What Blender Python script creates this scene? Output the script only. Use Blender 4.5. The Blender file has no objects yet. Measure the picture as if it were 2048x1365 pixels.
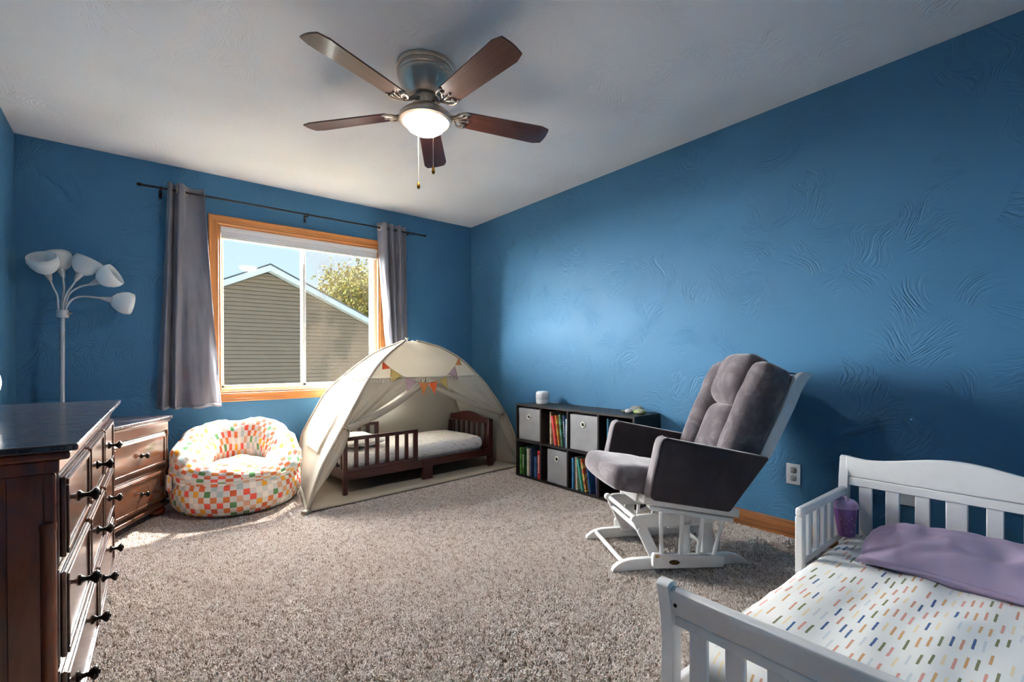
import bpy, bmesh, math, random
from mathutils import Vector, Matrix, noise
from math import sin, cos, pi, radians as R

random.seed(7)
scene = bpy.context.scene
C = scene.collection

# ------------------------------------------------------------------ camera
W_IMG, H_IMG = 2048, 1365
F_PX, YAW, PP_Y, CAM_H, PITCH, ROLL = 942.28, 0.6770, 723.17, 1.0019, -0.0039, -0.0033
cam_d = bpy.data.cameras.new('camera')
cam = bpy.data.objects.new('camera', cam_d); C.objects.link(cam)
fw = Vector((sin(YAW), cos(YAW), 0)); rt = Vector((cos(YAW), -sin(YAW), 0)); upv = Vector((0, 0, 1))
fwd = fw*cos(PITCH) + upv*sin(PITCH); up1 = upv*cos(PITCH) - fw*sin(PITCH)
rgt = rt*cos(ROLL) + up1*sin(ROLL); up2 = up1*cos(ROLL) - rt*sin(ROLL)
cam.matrix_world = Matrix(((rgt.x, up2.x, -fwd.x, 0), (rgt.y, up2.y, -fwd.y, 0), (rgt.z, up2.z, -fwd.z, CAM_H), (0, 0, 0, 1)))
cam_d.sensor_fit = 'HORIZONTAL'; cam_d.sensor_width = 36.0
cam_d.lens = F_PX/W_IMG*36.0
cam_d.shift_y = (PP_Y - H_IMG/2)/W_IMG
cam_d.clip_start = 0.02; cam_d.clip_end = 500
scene.camera = cam

# ------------------------------------------------------------------ light
SKY_STRENGTH = 0.36
SUN_STRENGTH = 7.0
DAYLIGHT_FILL = 70.0
LAMP_STRENGTH = 40.0
EXPOSURE = 1.88
scene.view_settings.view_transform = 'Standard'
scene.view_settings.look = 'None'
scene.view_settings.exposure = EXPOSURE
scene.view_settings.gamma = 1.0
scene.view_settings.use_curve_mapping = False

world = bpy.data.worlds.new('sky'); scene.world = world
world.use_nodes = True
wn = world.node_tree; wn.nodes.clear()
w_out = wn.nodes.new('ShaderNodeOutputWorld'); w_bg = wn.nodes.new('ShaderNodeBackground')
w_tc = wn.nodes.new('ShaderNodeTexCoord'); w_sep = wn.nodes.new('ShaderNodeSeparateXYZ')
w_ramp = wn.nodes.new('ShaderNodeValToRGB')
w_ramp.color_ramp.elements[0].position = 0.0; w_ramp.color_ramp.elements[0].color = (0.62, 0.78, 0.90, 1)
w_ramp.color_ramp.elements[1].position = 0.6; w_ramp.color_ramp.elements[1].color = (0.42, 0.62, 0.88, 1)
w_map = wn.nodes.new('ShaderNodeMapping'); w_map.inputs['Scale'].default_value = (2.2, 2.2, 9.0)
w_nz = wn.nodes.new('ShaderNodeTexNoise'); w_nz.inputs['Scale'].default_value = 1.6; w_nz.inputs['Detail'].default_value = 5
w_cr = wn.nodes.new('ShaderNodeValToRGB'); w_cr.color_ramp.elements[0].position = 0.5; w_cr.color_ramp.elements[1].position = 0.72
w_mix = wn.nodes.new('ShaderNodeMix'); w_mix.data_type = 'RGBA'
w_mix.inputs['B'].default_value = (0.85, 0.90, 0.95, 1)
L = wn.links.new
L(w_tc.outputs['Generated'], w_sep.inputs[0]); L(w_sep.outputs['Z'], w_ramp.inputs[0])
L(w_tc.outputs['Generated'], w_map.inputs[0]); L(w_map.outputs[0], w_nz.inputs['Vector']); L(w_nz.outputs['Fac'], w_cr.inputs[0])
L(w_cr.outputs[0], w_mix.inputs['Factor']); L(w_ramp.outputs[0], w_mix.inputs['A']); L(w_mix.outputs['Result'], w_bg.inputs['Color'])
w_bg.inputs['Strength'].default_value = SKY_STRENGTH
L(w_bg.outputs[0], w_out.inputs[0])

sun_d = bpy.data.lights.new('sun', 'SUN'); sun_d.energy = SUN_STRENGTH; sun_d.angle = R(0.6); sun_d.color = (1.0, 0.95, 0.87)
sun = bpy.data.objects.new('sun', sun_d); C.objects.link(sun); sun.location = (8, 12, 16)
sun.rotation_euler = Vector((-0.95, -1.0, -1.75)).to_track_quat('-Z', 'Y').to_euler()
# added soft fill sun, brightening the room beyond what the visible sky gives
day_fill_d = bpy.data.lights.new('daylight_fill', 'SUN'); day_fill_d.energy = DAYLIGHT_FILL; day_fill_d.angle = R(145); day_fill_d.color = (1.0, 0.99, 0.975)
day_fill = bpy.data.objects.new('daylight_fill', day_fill_d); C.objects.link(day_fill); day_fill.location = (1, 14, 10)
day_fill.rotation_euler = Vector((-0.02, -1.0, -0.10)).to_track_quat('-Z', 'Y').to_euler()
scene.cycles.max_bounces = 8
scene.cycles.diffuse_bounces = 5
scene.cycles.glossy_bounces = 3
scene.cycles.transmission_bounces = 4
scene.cycles.adaptive_threshold = 0.05

# ------------------------------------------------------------------ mesh helpers
def V(*a): return Vector(a)

class MB:
    def __init__(s):
        s.v = []; s.f = []; s.uv = {}
    def add(s, verts, faces, uvs=None):
        o = len(s.v); s.v += [Vector(p) for p in verts]
        for i, f in enumerate(faces):
            s.f.append(tuple(k+o for k in f))
            if uvs: s.uv[len(s.f)-1] = uvs[i]
        return s
    def box(s, x0, x1, y0, y1, z0, z1, M=None):
        p = [V(x, y, z) for z in (z0, z1) for y in (y0, y1) for x in (x0, x1)]
        if M: p = [M @ q for q in p]
        return s.add(p, [(0, 2, 3, 1), (4, 5, 7, 6), (0, 1, 5, 4), (1, 3, 7, 5), (3, 2, 6, 7), (2, 0, 4, 6)])
    def prism(s, poly, fn, a, b):
        """poly: 2-D points; fn(p, q, t) -> 3-D point; extruded between t=a and t=b"""
        n = len(poly)
        vs = [fn(p, q, a) for p, q in poly] + [fn(p, q, b) for p, q in poly]
        fs = [tuple(range(n))[::-1], tuple(range(n, 2*n))]
        fs += [(i, (i+1) % n, n+(i+1) % n, n+i) for i in range(n)]
        return s.add(vs, fs)
    def tube(s, path, r, seg=10, cap=True, closed=False):
        path = [Vector(p) for p in path]; n = len(path)
        rs = r if isinstance(r, (list, tuple)) else [r]*n
        vs = []; up = None
        for i, p in enumerate(path):
            if closed: t = path[(i+1) % n]-path[i-1]
            else: t = path[min(i+1, n-1)]-path[max(i-1, 0)]
            t = t.normalized() if t.length > 1e-9 else V(0, 0, 1)
            if up is None:
                up = V(0, 0, 1) if abs(t.z) < 0.9 else V(1, 0, 0)
            a = t.cross(up)
            if a.length < 1e-6: a = t.cross(V(0, 1, 0.1))
            a.normalize(); b = t.cross(a).normalized(); up = -b
            for k in range(seg):
                w = 2*pi*k/seg
                vs.append(p + (a*cos(w)+b*sin(w))*rs[i])
        fs = []
        m = n if closed else n-1
        for i in range(m):
            j = (i+1) % n
            for k in range(seg):
                k2 = (k+1) % seg
                fs.append((i*seg+k, i*seg+k2, j*seg+k2, j*seg+k))
        if cap and not closed:
            fs.append(tuple(range(seg))); fs.append(tuple(range((n-1)*seg, n*seg))[::-1])
        return s.add(vs, fs)
    def lathe(s, prof, seg=24, M=None, cap=True):
        vs = []
        for r, z in prof:
            for k in range(seg):
                w = 2*pi*k/seg; vs.append(V(r*cos(w), r*sin(w), z))
        n = len(prof); fs = []
        for i in range(n-1):
            for k in range(seg):
                k2 = (k+1) % seg
                fs.append((i*seg+k, i*seg+k2, (i+1)*seg+k2, (i+1)*seg+k))
        if cap:
            if prof[0][0] > 1e-4: fs.append(tuple(range(seg))[::-1])
            if prof[-1][0] > 1e-4: fs.append(tuple(range((n-1)*seg, n*seg)))
        if M: vs = [M @ q for q in vs]
        return s.add(vs, fs)
    def grid(s, fn, nu, nv, uvfn=None, closeu=False, closev=False):
        vs = []
        cu = nu if closeu else nu+1; cv = nv if closev else nv+1
        for i in range(cu):
            for j in range(cv): vs.append(fn(i/nu, j/nv))
        fs = []; uvs = []
        for i in range(nu):
            for j in range(nv):
                a = (i % cu)*cv+(j % cv); b = ((i+1) % cu)*cv+(j % cv); c = ((i+1) % cu)*cv+((j+1) % cv); d = (i % cu)*cv+((j+1) % cv)
                fs.append((a, b, c, d))
                if uvfn: uvs.append([uvfn(i/nu, j/nv), uvfn((i+1)/nu, j/nv), uvfn((i+1)/nu, (j+1)/nv), uvfn(i/nu, (j+1)/nv)])
        return s.add(vs, fs, uvs if uvfn else None)
    def softbox(s, hx, hy, hz, r, n=10, post=None, M=None):
        """rounded box with uv in metres; post(p) deforms"""
        seen = {}; vs = []; fs = []; uvs = []
        def vert(c):
            key = tuple(round(q, 5) for q in c)
            if key in seen: return seen[key]
            p = V(c[0]*hx, c[1]*hy, c[2]*hz)
            q = V(max(-hx+r, min(hx-r, p.x)), max(-hy+r, min(hy-r, p.y)), max(-hz+min(r, hz), min(hz-min(r, hz), p.z)))
            d = p-q
            if d.length > 1e-9: p = q+d.normalized()*r
            seen[key] = len(vs); vs.append(p); return seen[key]
        def g(t):   # denser towards the edges
            return sin(t*pi/2)
        st = [g(-1+2*i/n) for i in range(n+1)]
        for ax in range(3):
            for sg in (-1, 1):
                for i in range(n):
                    for j in range(n):
                        def mk(a, b):
                            c = [0, 0, 0]; c[ax] = sg; c[(ax+1) % 3] = st[a]; c[(ax+2) % 3] = st[b]; return c
                        quad = [mk(i, j), mk(i+1, j), mk(i+1, j+1), mk(i, j+1)]
                        if sg < 0: quad.reverse()
                        ids = [vert(q) for q in quad]
                        fs.append(tuple(ids))
                        def uvp(q):
                            p = V(q[0]*hx, q[1]*hy, q[2]*hz)
                            if ax == 2: return (p.x, p.y)
                            if ax == 0: return (p.x+sg*(hz-p.z), p.y)
                            return (p.x, p.y+sg*(hz-p.z))
                        uvs.append([uvp(q) for q in quad])
        if post: vs = [post(p.copy()) for p in vs]
        if M: vs = [M @ p for p in vs]
        return s.add(vs, fs, uvs)
    def build(s, name, mat, parent=None, smooth=40, bevel=0.0, solid=0.0, sub=0, seg=2):
        me = bpy.data.meshes.new(name)
        me.from_pydata([tuple(p) for p in s.v], [], s.f)
        if s.uv:
            ul = me.uv_layers.new(name='UVMap')
            for fi, poly in enumerate(me.polygons):
                if fi in s.uv:
                    for k, li in enumerate(poly.loop_indices): ul.data[li].uv = s.uv[fi][k]
        bm = bmesh.new(); bm.from_mesh(me)
        bmesh.ops.recalc_face_normals(bm, faces=bm.faces); bm.to_mesh(me); bm.free()
        if smooth:
            for p in me.polygons: p.use_smooth = True
            if smooth < 180: me.set_sharp_from_angle(angle=R(smooth))
        me.materials.append(mat)
        o = bpy.data.objects.new(name, me); C.objects.link(o)
        if parent: o.parent = parent
        if solid:
            m = o.modifiers.new('thickness', 'SOLIDIFY'); m.thickness = abs(solid); m.offset = 0 if solid > 0 else -1
        if bevel:
            m = o.modifiers.new('edge', 'BEVEL'); m.width = bevel; m.segments = seg; m.limit_method = 'ANGLE'; m.angle_limit = R(35)
            m.harden_normals = False
        if sub:
            m = o.modifiers.new('sub', 'SUBSURF'); m.levels = sub; m.render_levels = sub
        return o

def tag(o, label=None, cat=None, group=None, kind=None):
    if label: o['label'] = label
    if cat: o['category'] = cat
    if group: o['group'] = group
    if kind: o['kind'] = kind
    return o
def thing(name, label, cat, loc=(0, 0, 0), rz=0.0, group=None):
    o = bpy.data.objects.new(name, None); C.objects.link(o)
    o.empty_display_size = 0.1
    o.location = loc; o.rotation_euler = (0, 0, rz)
    return tag(o, label, cat, group)
def structure(o): o['kind'] = 'structure'; return o
def fbm(p, oct=3):
    return noise.fractal(p, 0.9, 2.0, oct)
def catmull(pts, t):
    n = len(pts)-1; x = t*n; i = min(int(x), n-1); f = x-i
    P = [pts[max(i-1, 0)], pts[i], pts[i+1], pts[min(i+2, n)]]
    if not isinstance(P[0], (tuple, list, Vector)): P = [(q,) for q in P]
    r = []
    for k in range(len(P[0])):
        a, b, c, d = (q[k] for q in P)
        r.append(0.5*((2*b)+(c-a)*f+(2*a-5*b+4*c-d)*f*f+(3*b-a-3*c+d)*f*f*f))
    return r[0] if len(r) == 1 else Vector(r)
def lerp(a, b, t): return a+(b-a)*t
def interp(tab, x):
    for (x0, y0), (x1, y1) in zip(tab, tab[1:]):
        if x <= x1: return y0+(y1-y0)*(x-x0)/(x1-x0)
    return tab[-1][1]

# ------------------------------------------------------------------ materials
def srgb(r, g, b):
    f = lambda c: (c/255/12.92) if c <= 10 else ((c/255+0.055)/1.055)**2.4
    return (f(r), f(g), f(b), 1.0)
class Mat:
    def __init__(s, name, col=(0.8, 0.8, 0.8, 1), rough=0.5, metal=0.0, spec=0.5, coat=0.0):
        s.m = bpy.data.materials.new(name); s.m.use_nodes = True
        s.t = s.m.node_tree; s.b = s.t.nodes['Principled BSDF']; s.out = s.t.nodes['Material Output']
        s.b.inputs['Base Color'].default_value = col
        s.b.inputs['Roughness'].default_value = rough; s.b.inputs['Metallic'].default_value = metal
        s.b.inputs['Specular IOR Level'].default_value = spec
        if coat: s.b.inputs['Coat Weight'].default_value = coat; s.b.inputs['Coat Roughness'].default_value = 0.12
    def n(s, typ, **kw):
        nd = s.t.nodes.new(typ)
        for k, v in kw.items():
            if k in nd.inputs: nd.inputs[k].default_value = v
            else: setattr(nd, k, v)
        return nd
    def l(s, a, b): s.t.links.new(a, b)
    def coords(s, kind='Object', scale=(1, 1, 1), rot=(0, 0, 0)):
        tc = s.n('ShaderNodeTexCoord'); mp = s.n('ShaderNodeMapping')
        mp.inputs['Scale'].default_value = scale; mp.inputs['Rotation'].default_value = rot
        s.l(tc.outputs[kind], mp.inputs[0]); return mp.outputs[0]
    def math(s, op, a, b=None, c=None):
        nd = s.n('ShaderNodeMath', operation=op)
        for i, q in enumerate((a, b, c)):
            if q is None: continue
            if isinstance(q, (int, float)): nd.inputs[i].default_value = q
            else: s.l(q, nd.inputs[i])
        return nd.outputs[0]
    def noise(s, vec, scale, detail=3, rough=0.5, dist=0.0):
        nd = s.n('ShaderNodeTexNoise'); nd.inputs['Scale'].default_value = scale; nd.inputs['Detail'].default_value = detail
        nd.inputs['Roughness'].default_value = rough; nd.inputs['Distortion'].default_value = dist
        if vec is not None: s.l(vec, nd.inputs['Vector'])
        return nd.outputs['Fac']
    def ramp(s, fac, stops, interp='LINEAR'):
        nd = s.n('ShaderNodeValToRGB'); cr = nd.color_ramp; cr.interpolation = interp
        while len(cr.elements) < len(stops): cr.elements.new(0.5)
        for e, (p, c) in zip(cr.elements, stops): e.position = p; e.color = c
        s.l(fac, nd.inputs[0]); return nd.outputs[0]
    def mix(s, fac, a, b, blend='MIX'):
        nd = s.n('ShaderNodeMix', data_type='RGBA', blend_type=blend)
        for k, q in (('Factor', fac), ('A', a), ('B', b)):
            if isinstance(q, (int, float, tuple)): nd.inputs[k].default_value = q
            else: s.l(q, nd.inputs[k])
        return nd.outputs['Result']
    def color(s, sock): s.l(sock, s.b.inputs['Base Color'])
    def bump(s, h, strength=0.3, dist=0.002):
        nd = s.n('ShaderNodeBump'); nd.inputs['Strength'].default_value = strength; nd.inputs['Distance'].default_value = dist
        s.l(h, nd.inputs['Height']); s.l(nd.outputs[0], s.b.inputs['Normal'])
def plain(name, col, rough=0.5, metal=0.0, spec=0.5, coat=0.0, var=0.06, nscale=30):
    m = Mat(name, col, rough, metal, spec, coat)
    v = m.coords()
    a = tuple(c*(1-var) for c in col[:3])+(1,); b = tuple(min(1, c*(1+var)) for c in col[:3])+(1,)
    m.color(m.ramp(m.noise(v, nscale, 3), [(0.3, a), (0.7, b)]))
    return m.m
def emit_mat(name, col, strength):
    m = Mat(name, col, 0.4); m.b.inputs['Emission Color'].default_value = col; m.b.inputs['Emission Strength'].default_value = strength
    return m.m

def plaster(name, col, axes, rough, amount):
    """trowelled / crow's-foot drywall texture; axes = the two object axes that span the surface"""
    m = Mat(name, col, rough, spec=0.22)
    tc = m.n('ShaderNodeTexCoord'); sp = m.n('ShaderNodeSeparateXYZ'); m.l(tc.outputs['Object'], sp.inputs[0])
    cb = m.n('ShaderNodeCombineXYZ'); m.l(sp.outputs[axes[0]], cb.inputs[0]); m.l(sp.outputs[axes[1]], cb.inputs[1])
    def n2(vec, scale, detail=0.0):
        nd = m.n('ShaderNodeTexNoise', noise_dimensions='2D'); nd.inputs['Scale'].default_value = scale; nd.inputs['Detail'].default_value = detail
        m.l(vec, nd.inputs['Vector']); return nd
    wob = n2(cb.outputs[0], 5.0)
    wv = m.n('ShaderNodeVectorMath', operation='MULTIPLY_ADD'); m.l(wob.outputs['Color'], wv.inputs[0])
    wv.inputs[1].default_value = (0.16, 0.16, 0); m.l(cb.outputs[0], wv.inputs[2])
    vor = m.n('ShaderNodeTexVoronoi', voronoi_dimensions='2D'); vor.inputs['Scale'].default_value = 4.6
    m.l(wv.outputs[0], vor.inputs['Vector'])
    spc = m.n('ShaderNodeSeparateColor'); m.l(vor.outputs['Color'], spc.inputs[0])
    ang = m.math('MULTIPLY', spc.outputs[0], 4.0)
    rot = m.n('ShaderNodeVectorRotate', rotation_type='Z_AXIS'); m.l(wv.outputs[0], rot.inputs['Vector']); m.l(ang, rot.inputs['Angle'])
    mp = m.n('ShaderNodeMapping'); mp.inputs['Scale'].default_value = (66, 12, 1); m.l(rot.outputs[0], mp.inputs[0])
    ridges = m.math('ABSOLUTE', m.math('SUBTRACT', n2(mp.outputs[0], 1.0, 1.0).outputs['Fac'], 0.5))
    fade = m.n('ShaderNodeMapRange', interpolation_type='SMOOTHSTEP'); fade.inputs['From Min'].default_value = 0.62; fade.inputs['From Max'].default_value = 0.25
    m.l(vor.outputs['Distance'], fade.inputs['Value'])
    amp = m.math('MULTIPLY', fade.outputs[0], m.math('GREATER_THAN', spc.outputs[1], 0.12))
    h = m.math('MULTIPLY', m.math('MULTIPLY', ridges, -2.6), amp)
    h = m.math('ADD', h, m.math('MULTIPLY', n2(cb.outputs[0], 46.0, 1.0).outputs['Fac'], 0.22))
    m.bump(h, amount, 0.004)
    tint = n2(cb.outputs[0], 1.6, 1.0).outputs['Fac']
    a = tuple(c*0.96 for c in col[:3])+(1,); b = tuple(min(1, c*1.04) for c in col[:3])+(1,)
    m.color(m.ramp(tint, [(0.3, a), (0.7, b)]))
    return m.m
def wood(name, c1, c2, axis='X', scale=1.0, rough=0.4, coat=0.0, grain=14.0, bumpy=0.05):
    m = Mat(name, c1, rough, coat=coat)
    sc = {'X': (0.9, grain, grain), 'Y': (grain, 0.9, grain), 'Z': (grain, grain, 0.9)}[axis]
    v = m.coords('Object', tuple(q*scale for q in sc))
    n1 = m.noise(v, 1.0, 6, 0.62, 1.2); n2 = m.noise(v, 5.0, 3, 0.5)
    f = m.math('ADD', m.math('MULTIPLY', n1, 0.75), m.math('MULTIPLY', n2, 0.25))
    m.color(m.ramp(f, [(0.32, c2), (0.5, c1), (0.68, tuple(min(1, q*1.18) for q in c1[:3])+(1,))]))
    m.bump(n1, bumpy, 0.001)
    return m.m

BLUE = srgb(70, 121, 158)
M = {}
M['wall_x'] = plaster('blue_wall_paint', BLUE, ('X', 'Z'), 0.56, 0.8)
M['wall_y'] = plaster('blue_wall_paint_side', BLUE, ('Y', 'Z'), 0.56, 0.8)
M['ceiling'] = plaster('white_ceiling_paint', srgb(240, 240, 239), ('X', 'Y'), 0.7, 0.5)
M['oak'] = wood('honey_oak', srgb(196, 128, 68), srgb(150, 86, 40), 'X', 1.0, 0.38, 0.2)
M['oak_z'] = wood('honey_oak_upright', srgb(196, 128, 68), srgb(150, 86, 40), 'Z', 1.0, 0.38, 0.2)
M['oak_base'] = wood('oak_baseboard', srgb(150, 92, 44), srgb(74, 40, 18), 'Y', 1.0, 0.4, 0.15, 26)
M['oak_base_x'] = wood('oak_baseboard_x', srgb(150, 92, 44), srgb(74, 40, 18), 'X', 1.0, 0.4, 0.15, 26)
M['vinyl'] = plain('white_vinyl', srgb(226, 228, 224), 0.35)
M['white_paint'] = plain('white_painted_wood', srgb(226, 225, 224), 0.38, var=0.02)
M['cherry'] = wood('cherry_brown_wood', srgb(132, 60, 26), srgb(88, 36, 14), 'Z', 1.0, 0.26, 0.35, 10, 0.02)
M['cherry_y'] = wood('cherry_brown_front', srgb(92, 58, 42), srgb(66, 38, 27), 'Y', 1.0, 0.2, 1.0, 10, 0.02)
M['knob'] = plain('dark_bronze', srgb(40, 36, 34), 0.3, 0.8)
M['espresso'] = wood('espresso_bed_wood', srgb(66, 26, 24), srgb(42, 16, 16), 'X', 1.0, 0.34, 0.2, 12, 0.02)
M['black_wood'] = plain('black_brown_laminate', srgb(36, 30, 30), 0.42, var=0.12)
M['steel'] = plain('brushed_nickel', srgb(220, 204, 186), 0.40, 1.0, var=0.05)
M['chrome'] = plain('polished_ring', srgb(232, 230, 222), 0.3, 0.35)
M['silver'] = plain('silver_paint', srgb(186, 186, 188), 0.34, 0.3, var=0.03)
M['rod'] = plain('dark_rod_metal', srgb(48, 46, 48), 0.35, 0.7)
M['brass'] = plain('brass', srgb(190, 140, 50), 0.25, 1.0)
M['white_plastic'] = plain('white_plastic', srgb(232, 232, 234), 0.3, var=0.015)
M['grey_plastic'] = plain('light_grey_plastic', srgb(176, 176, 172), 0.4)
M['cavity'] = plain('dark_hole', srgb(14, 14, 15), 0.8)
M['bulb'] = plain('bulb_glass', srgb(246, 236, 220), 0.25)

# dresser top: scratched, glossy, dark
m = Mat('worn_dark_top', srgb(48, 36, 36), 0.2, coat=0.5)
v = m.coords('Object', (3, 46, 3)); sc1 = m.noise(v, 6, 4, 0.7)
scr = m.ramp(sc1, [(0.66, (0, 0, 0, 1)), (0.74, (1, 1, 1, 1))])
speck = m.ramp(m.noise(m.coords(), 130, 2), [(0.68, (0, 0, 0, 1)), (0.74, (1, 1, 1, 1))])
wear = m.math('MULTIPLY', m.math('ADD', scr, speck), 0.28)
m.color(m.mix(wear, srgb(58, 50, 54), srgb(170, 170, 176)))
m.l(m.math('ADD', m.math('MULTIPLY', sc1, 0.22), 0.16), m.b.inputs['Roughness'])
M['dresser_top'] = m.m

# fan blade wood, dark walnut with satin sheen
M['blade'] = wood('walnut_blade', srgb(92, 54, 44), srgb(56, 30, 26), 'X', 1.0, 0.28, 1.0, 40, 0.03)

# curtains
m = Mat('grey_blackout_satin', srgb(112, 110, 118), 0.42, spec=0.4)
m.b.inputs['Sheen Weight'].default_value = 0.25
v = m.coords('Object', (420, 420, 60)); m.bump(m.noise(v, 1.0, 2), 0.12, 0.0006)
m.color(m.ramp(m.noise(m.coords(), 6, 3), [(0.3, srgb(108, 108, 120)), (0.7, srgb(120, 120, 132))]))
M['curtain'] = m.m
M['lining'] = plain('white_lining', srgb(214, 214, 222), 0.7)

# velvet (glider)
m = Mat('grey_velvet', srgb(92, 84, 88), 0.85, spec=0.2)
m.b.inputs['Sheen Weight'].default_value = 0.7; m.b.inputs['Sheen Roughness'].default_value = 0.4
m.b.inputs['Sheen Tint'].default_value = (0.75, 0.72, 0.74, 1)
n1 = m.noise(m.coords(), 9, 4, 0.6, 0.8)
m.color(m.ramp(n1, [(0.34, srgb(84, 76, 81)), (0.5, srgb(100, 92, 96)), (0.68, srgb(128, 120, 124))]))
m.bump(m.noise(m.coords(), 260, 2), 0.12, 0.001)
M['velvet'] = m.m
m = Mat('dark_grey_suede', srgb(58, 50, 54), 0.9, spec=0.15)
m.b.inputs['Sheen Weight'].default_value = 0.35
m.color(m.ramp(m.noise(m.coords(), 7, 4, 0.6, 0.6), [(0.32, srgb(52, 45, 49)), (0.68, srgb(68, 60, 63))]))
m.bump(m.noise(m.coords(), 300, 2), 0.12, 0.001)
M['suede'] = m.m
M['velvet_light'] = plain('pale_velvet_band', srgb(126, 119, 123), 0.85, var=0.08, nscale=12)

# tent canvas
def canvas(name, col, trans):
    m = Mat(name, col, 0.9, spec=0.1)
    v = m.coords()
    a = tuple(c*0.97 for c in col[:3])+(1,)
    cs = m.ramp(m.noise(v, 5, 3), [(0.3, a), (0.7, col)])
    m.color(cs)
    m.bump(m.math('ADD', m.noise(v, 420, 2), m.math('MULTIPLY', m.noise(v, 8, 3), 6.0)), 0.15, 0.001)
    tr = m.n('ShaderNodeBsdfTranslucent'); m.l(cs, tr.inputs['Color'])
    mx = m.n('ShaderNodeMixShader'); mx.inputs[0].default_value = trans
    m.l(m.b.outputs[0], mx.inputs[1]); m.l(tr.outputs[0], mx.inputs[2]); m.l(mx.outputs[0], m.out.inputs[0])
    return m.m
M['canvas'] = canvas('cream_canvas', srgb(200, 192, 178), 0.42)
M['canvas_trim'] = canvas('cream_canvas_trim', srgb(180, 169, 154), 0.15)
M['tassel'] = plain('cream_yarn', srgb(226, 218, 204), 0.9)
def shade_mat():
    m = Mat('frosted_white_shade', srgb(234, 238, 240), 0.28, spec=0.5)
    tr = m.n('ShaderNodeBsdfTranslucent'); tr.inputs['Color'].default_value = srgb(240, 244, 246)
    mx = m.n('ShaderNodeMixShader'); mx.inputs[0].default_value = 0.45
    m.l(m.b.outputs[0], mx.inputs[1]); m.l(tr.outputs[0], mx.inputs[2]); m.l(mx.outputs[0], m.out.inputs[0])
    return m.m
M['shade'] = shade_mat()

# bean bag checks (uv in metres)
m = Mat('checked_cotton', (0.8, 0.8, 0.8, 1), 0.85, spec=0.15)
uv = m.n('ShaderNodeTexCoord').outputs['UV']
sc_ = m.n('ShaderNodeVectorMath', operation='SCALE'); sc_.inputs['Scale'].default_value = 1/0.037; m.l(uv, sc_.inputs[0])
fl = m.n('ShaderNodeVectorMath', operation='FLOOR'); m.l(sc_.outputs[0], fl.inputs[0])
sp = m.n('ShaderNodeSeparateXYZ'); m.l(fl.outputs[0], sp.inputs[0])
par = m.math('FLOORED_MODULO', m.math('ADD', sp.outputs[0], sp.outputs[1]), 2.0)
par = m.math('GREATER_THAN', par, 0.5)
wnz = m.n('ShaderNodeTexWhiteNoise', noise_dimensions='2D'); m.l(fl.outputs[0], wnz.inputs['Vector'])
cols = [srgb(96, 140, 92), srgb(222, 160, 60), srgb(228, 92, 74), srgb(204, 100, 66), srgb(206, 160, 132), srgb(170, 186, 184), srgb(210, 120, 70), srgb(232, 222, 210)]
cc = m.ramp(wnz.outputs['Value'], [(i/len(cols), c) for i, c in enumerate(cols)], 'CONSTANT')
m.color(m.mix(par, srgb(210, 205, 198), cc))
m.bump(m.noise(m.coords(), 22, 3), 0.35, 0.006)
M['check'] = m.m

# sheet with dashes (white bed)
m = Mat('dashed_sheet', (0.8, 0.8, 0.8, 1), 0.85, spec=0.15)
uv = m.n('ShaderNodeTexCoord').outputs['UV']
sp = m.n('ShaderNodeSeparateXYZ'); m.l(uv, sp.inputs[0])
row = m.math('FLOOR', m.math('DIVIDE', sp.outputs[1], 0.0180))
fv = m.math('FRACT', m.math('DIVIDE', sp.outputs[1], 0.0180))
rn = m.n('ShaderNodeTexWhiteNoise', noise_dimensions='1D'); m.l(row, rn.inputs['W'])
uu = m.math('ADD', m.math('DIVIDE', sp.outputs[0], 0.106), m.math('MULTIPLY', rn.outputs['Value'], 7.0))
cell = m.math('FLOOR', uu); fu = m.math('FRACT', uu)
cmb = m.n('ShaderNodeCombineXYZ'); m.l(row, cmb.inputs[0]); m.l(cell, cmb.inputs[1])
cn = m.n('ShaderNodeTexWhiteNoise', noise_dimensions='2D'); m.l(cmb.outputs[0], cn.inputs['Vector'])
wob = m.math('MULTIPLY', m.math('SUBTRACT', m.noise(uv, 90, 1), 0.5), 0.10)
inv = m.math('MULTIPLY', m.math('GREATER_THAN', m.math('ADD', fv, wob), 0.35), m.math('LESS_THAN', m.math('ADD', fv, wob), 0.65))
inu = m.math('MULTIPLY', m.math('GREATER_THAN', fu, 0.15), m.math('LESS_THAN', fu, 0.68))
on = m.math('MULTIPLY', m.math('MULTIPLY', inv, inu), m.math('GREATER_THAN', m.n('ShaderNodeValue').outputs[0] if False else cn.outputs['Value'], 0.14))
dc = [srgb(206, 214, 212), srgb(128, 130, 96), srgb(84, 108, 152), srgb(222, 162, 150), srgb(214, 168, 122), srgb(238, 220, 186), srgb(134, 136, 102), srgb(214, 218, 220), srgb(212, 156, 134)]
dcol = m.ramp(cn.outputs['Value'], [(i/len(dc), c) for i, c in enumerate(dc)], 'CONSTANT')
m.color(m.mix(on, srgb(236, 234, 230), dcol))
m.bump(m.noise(m.coords(), 14, 4, 0.6, 0.6), 0.30, 0.006)
M['dash_sheet'] = m.m
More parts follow.
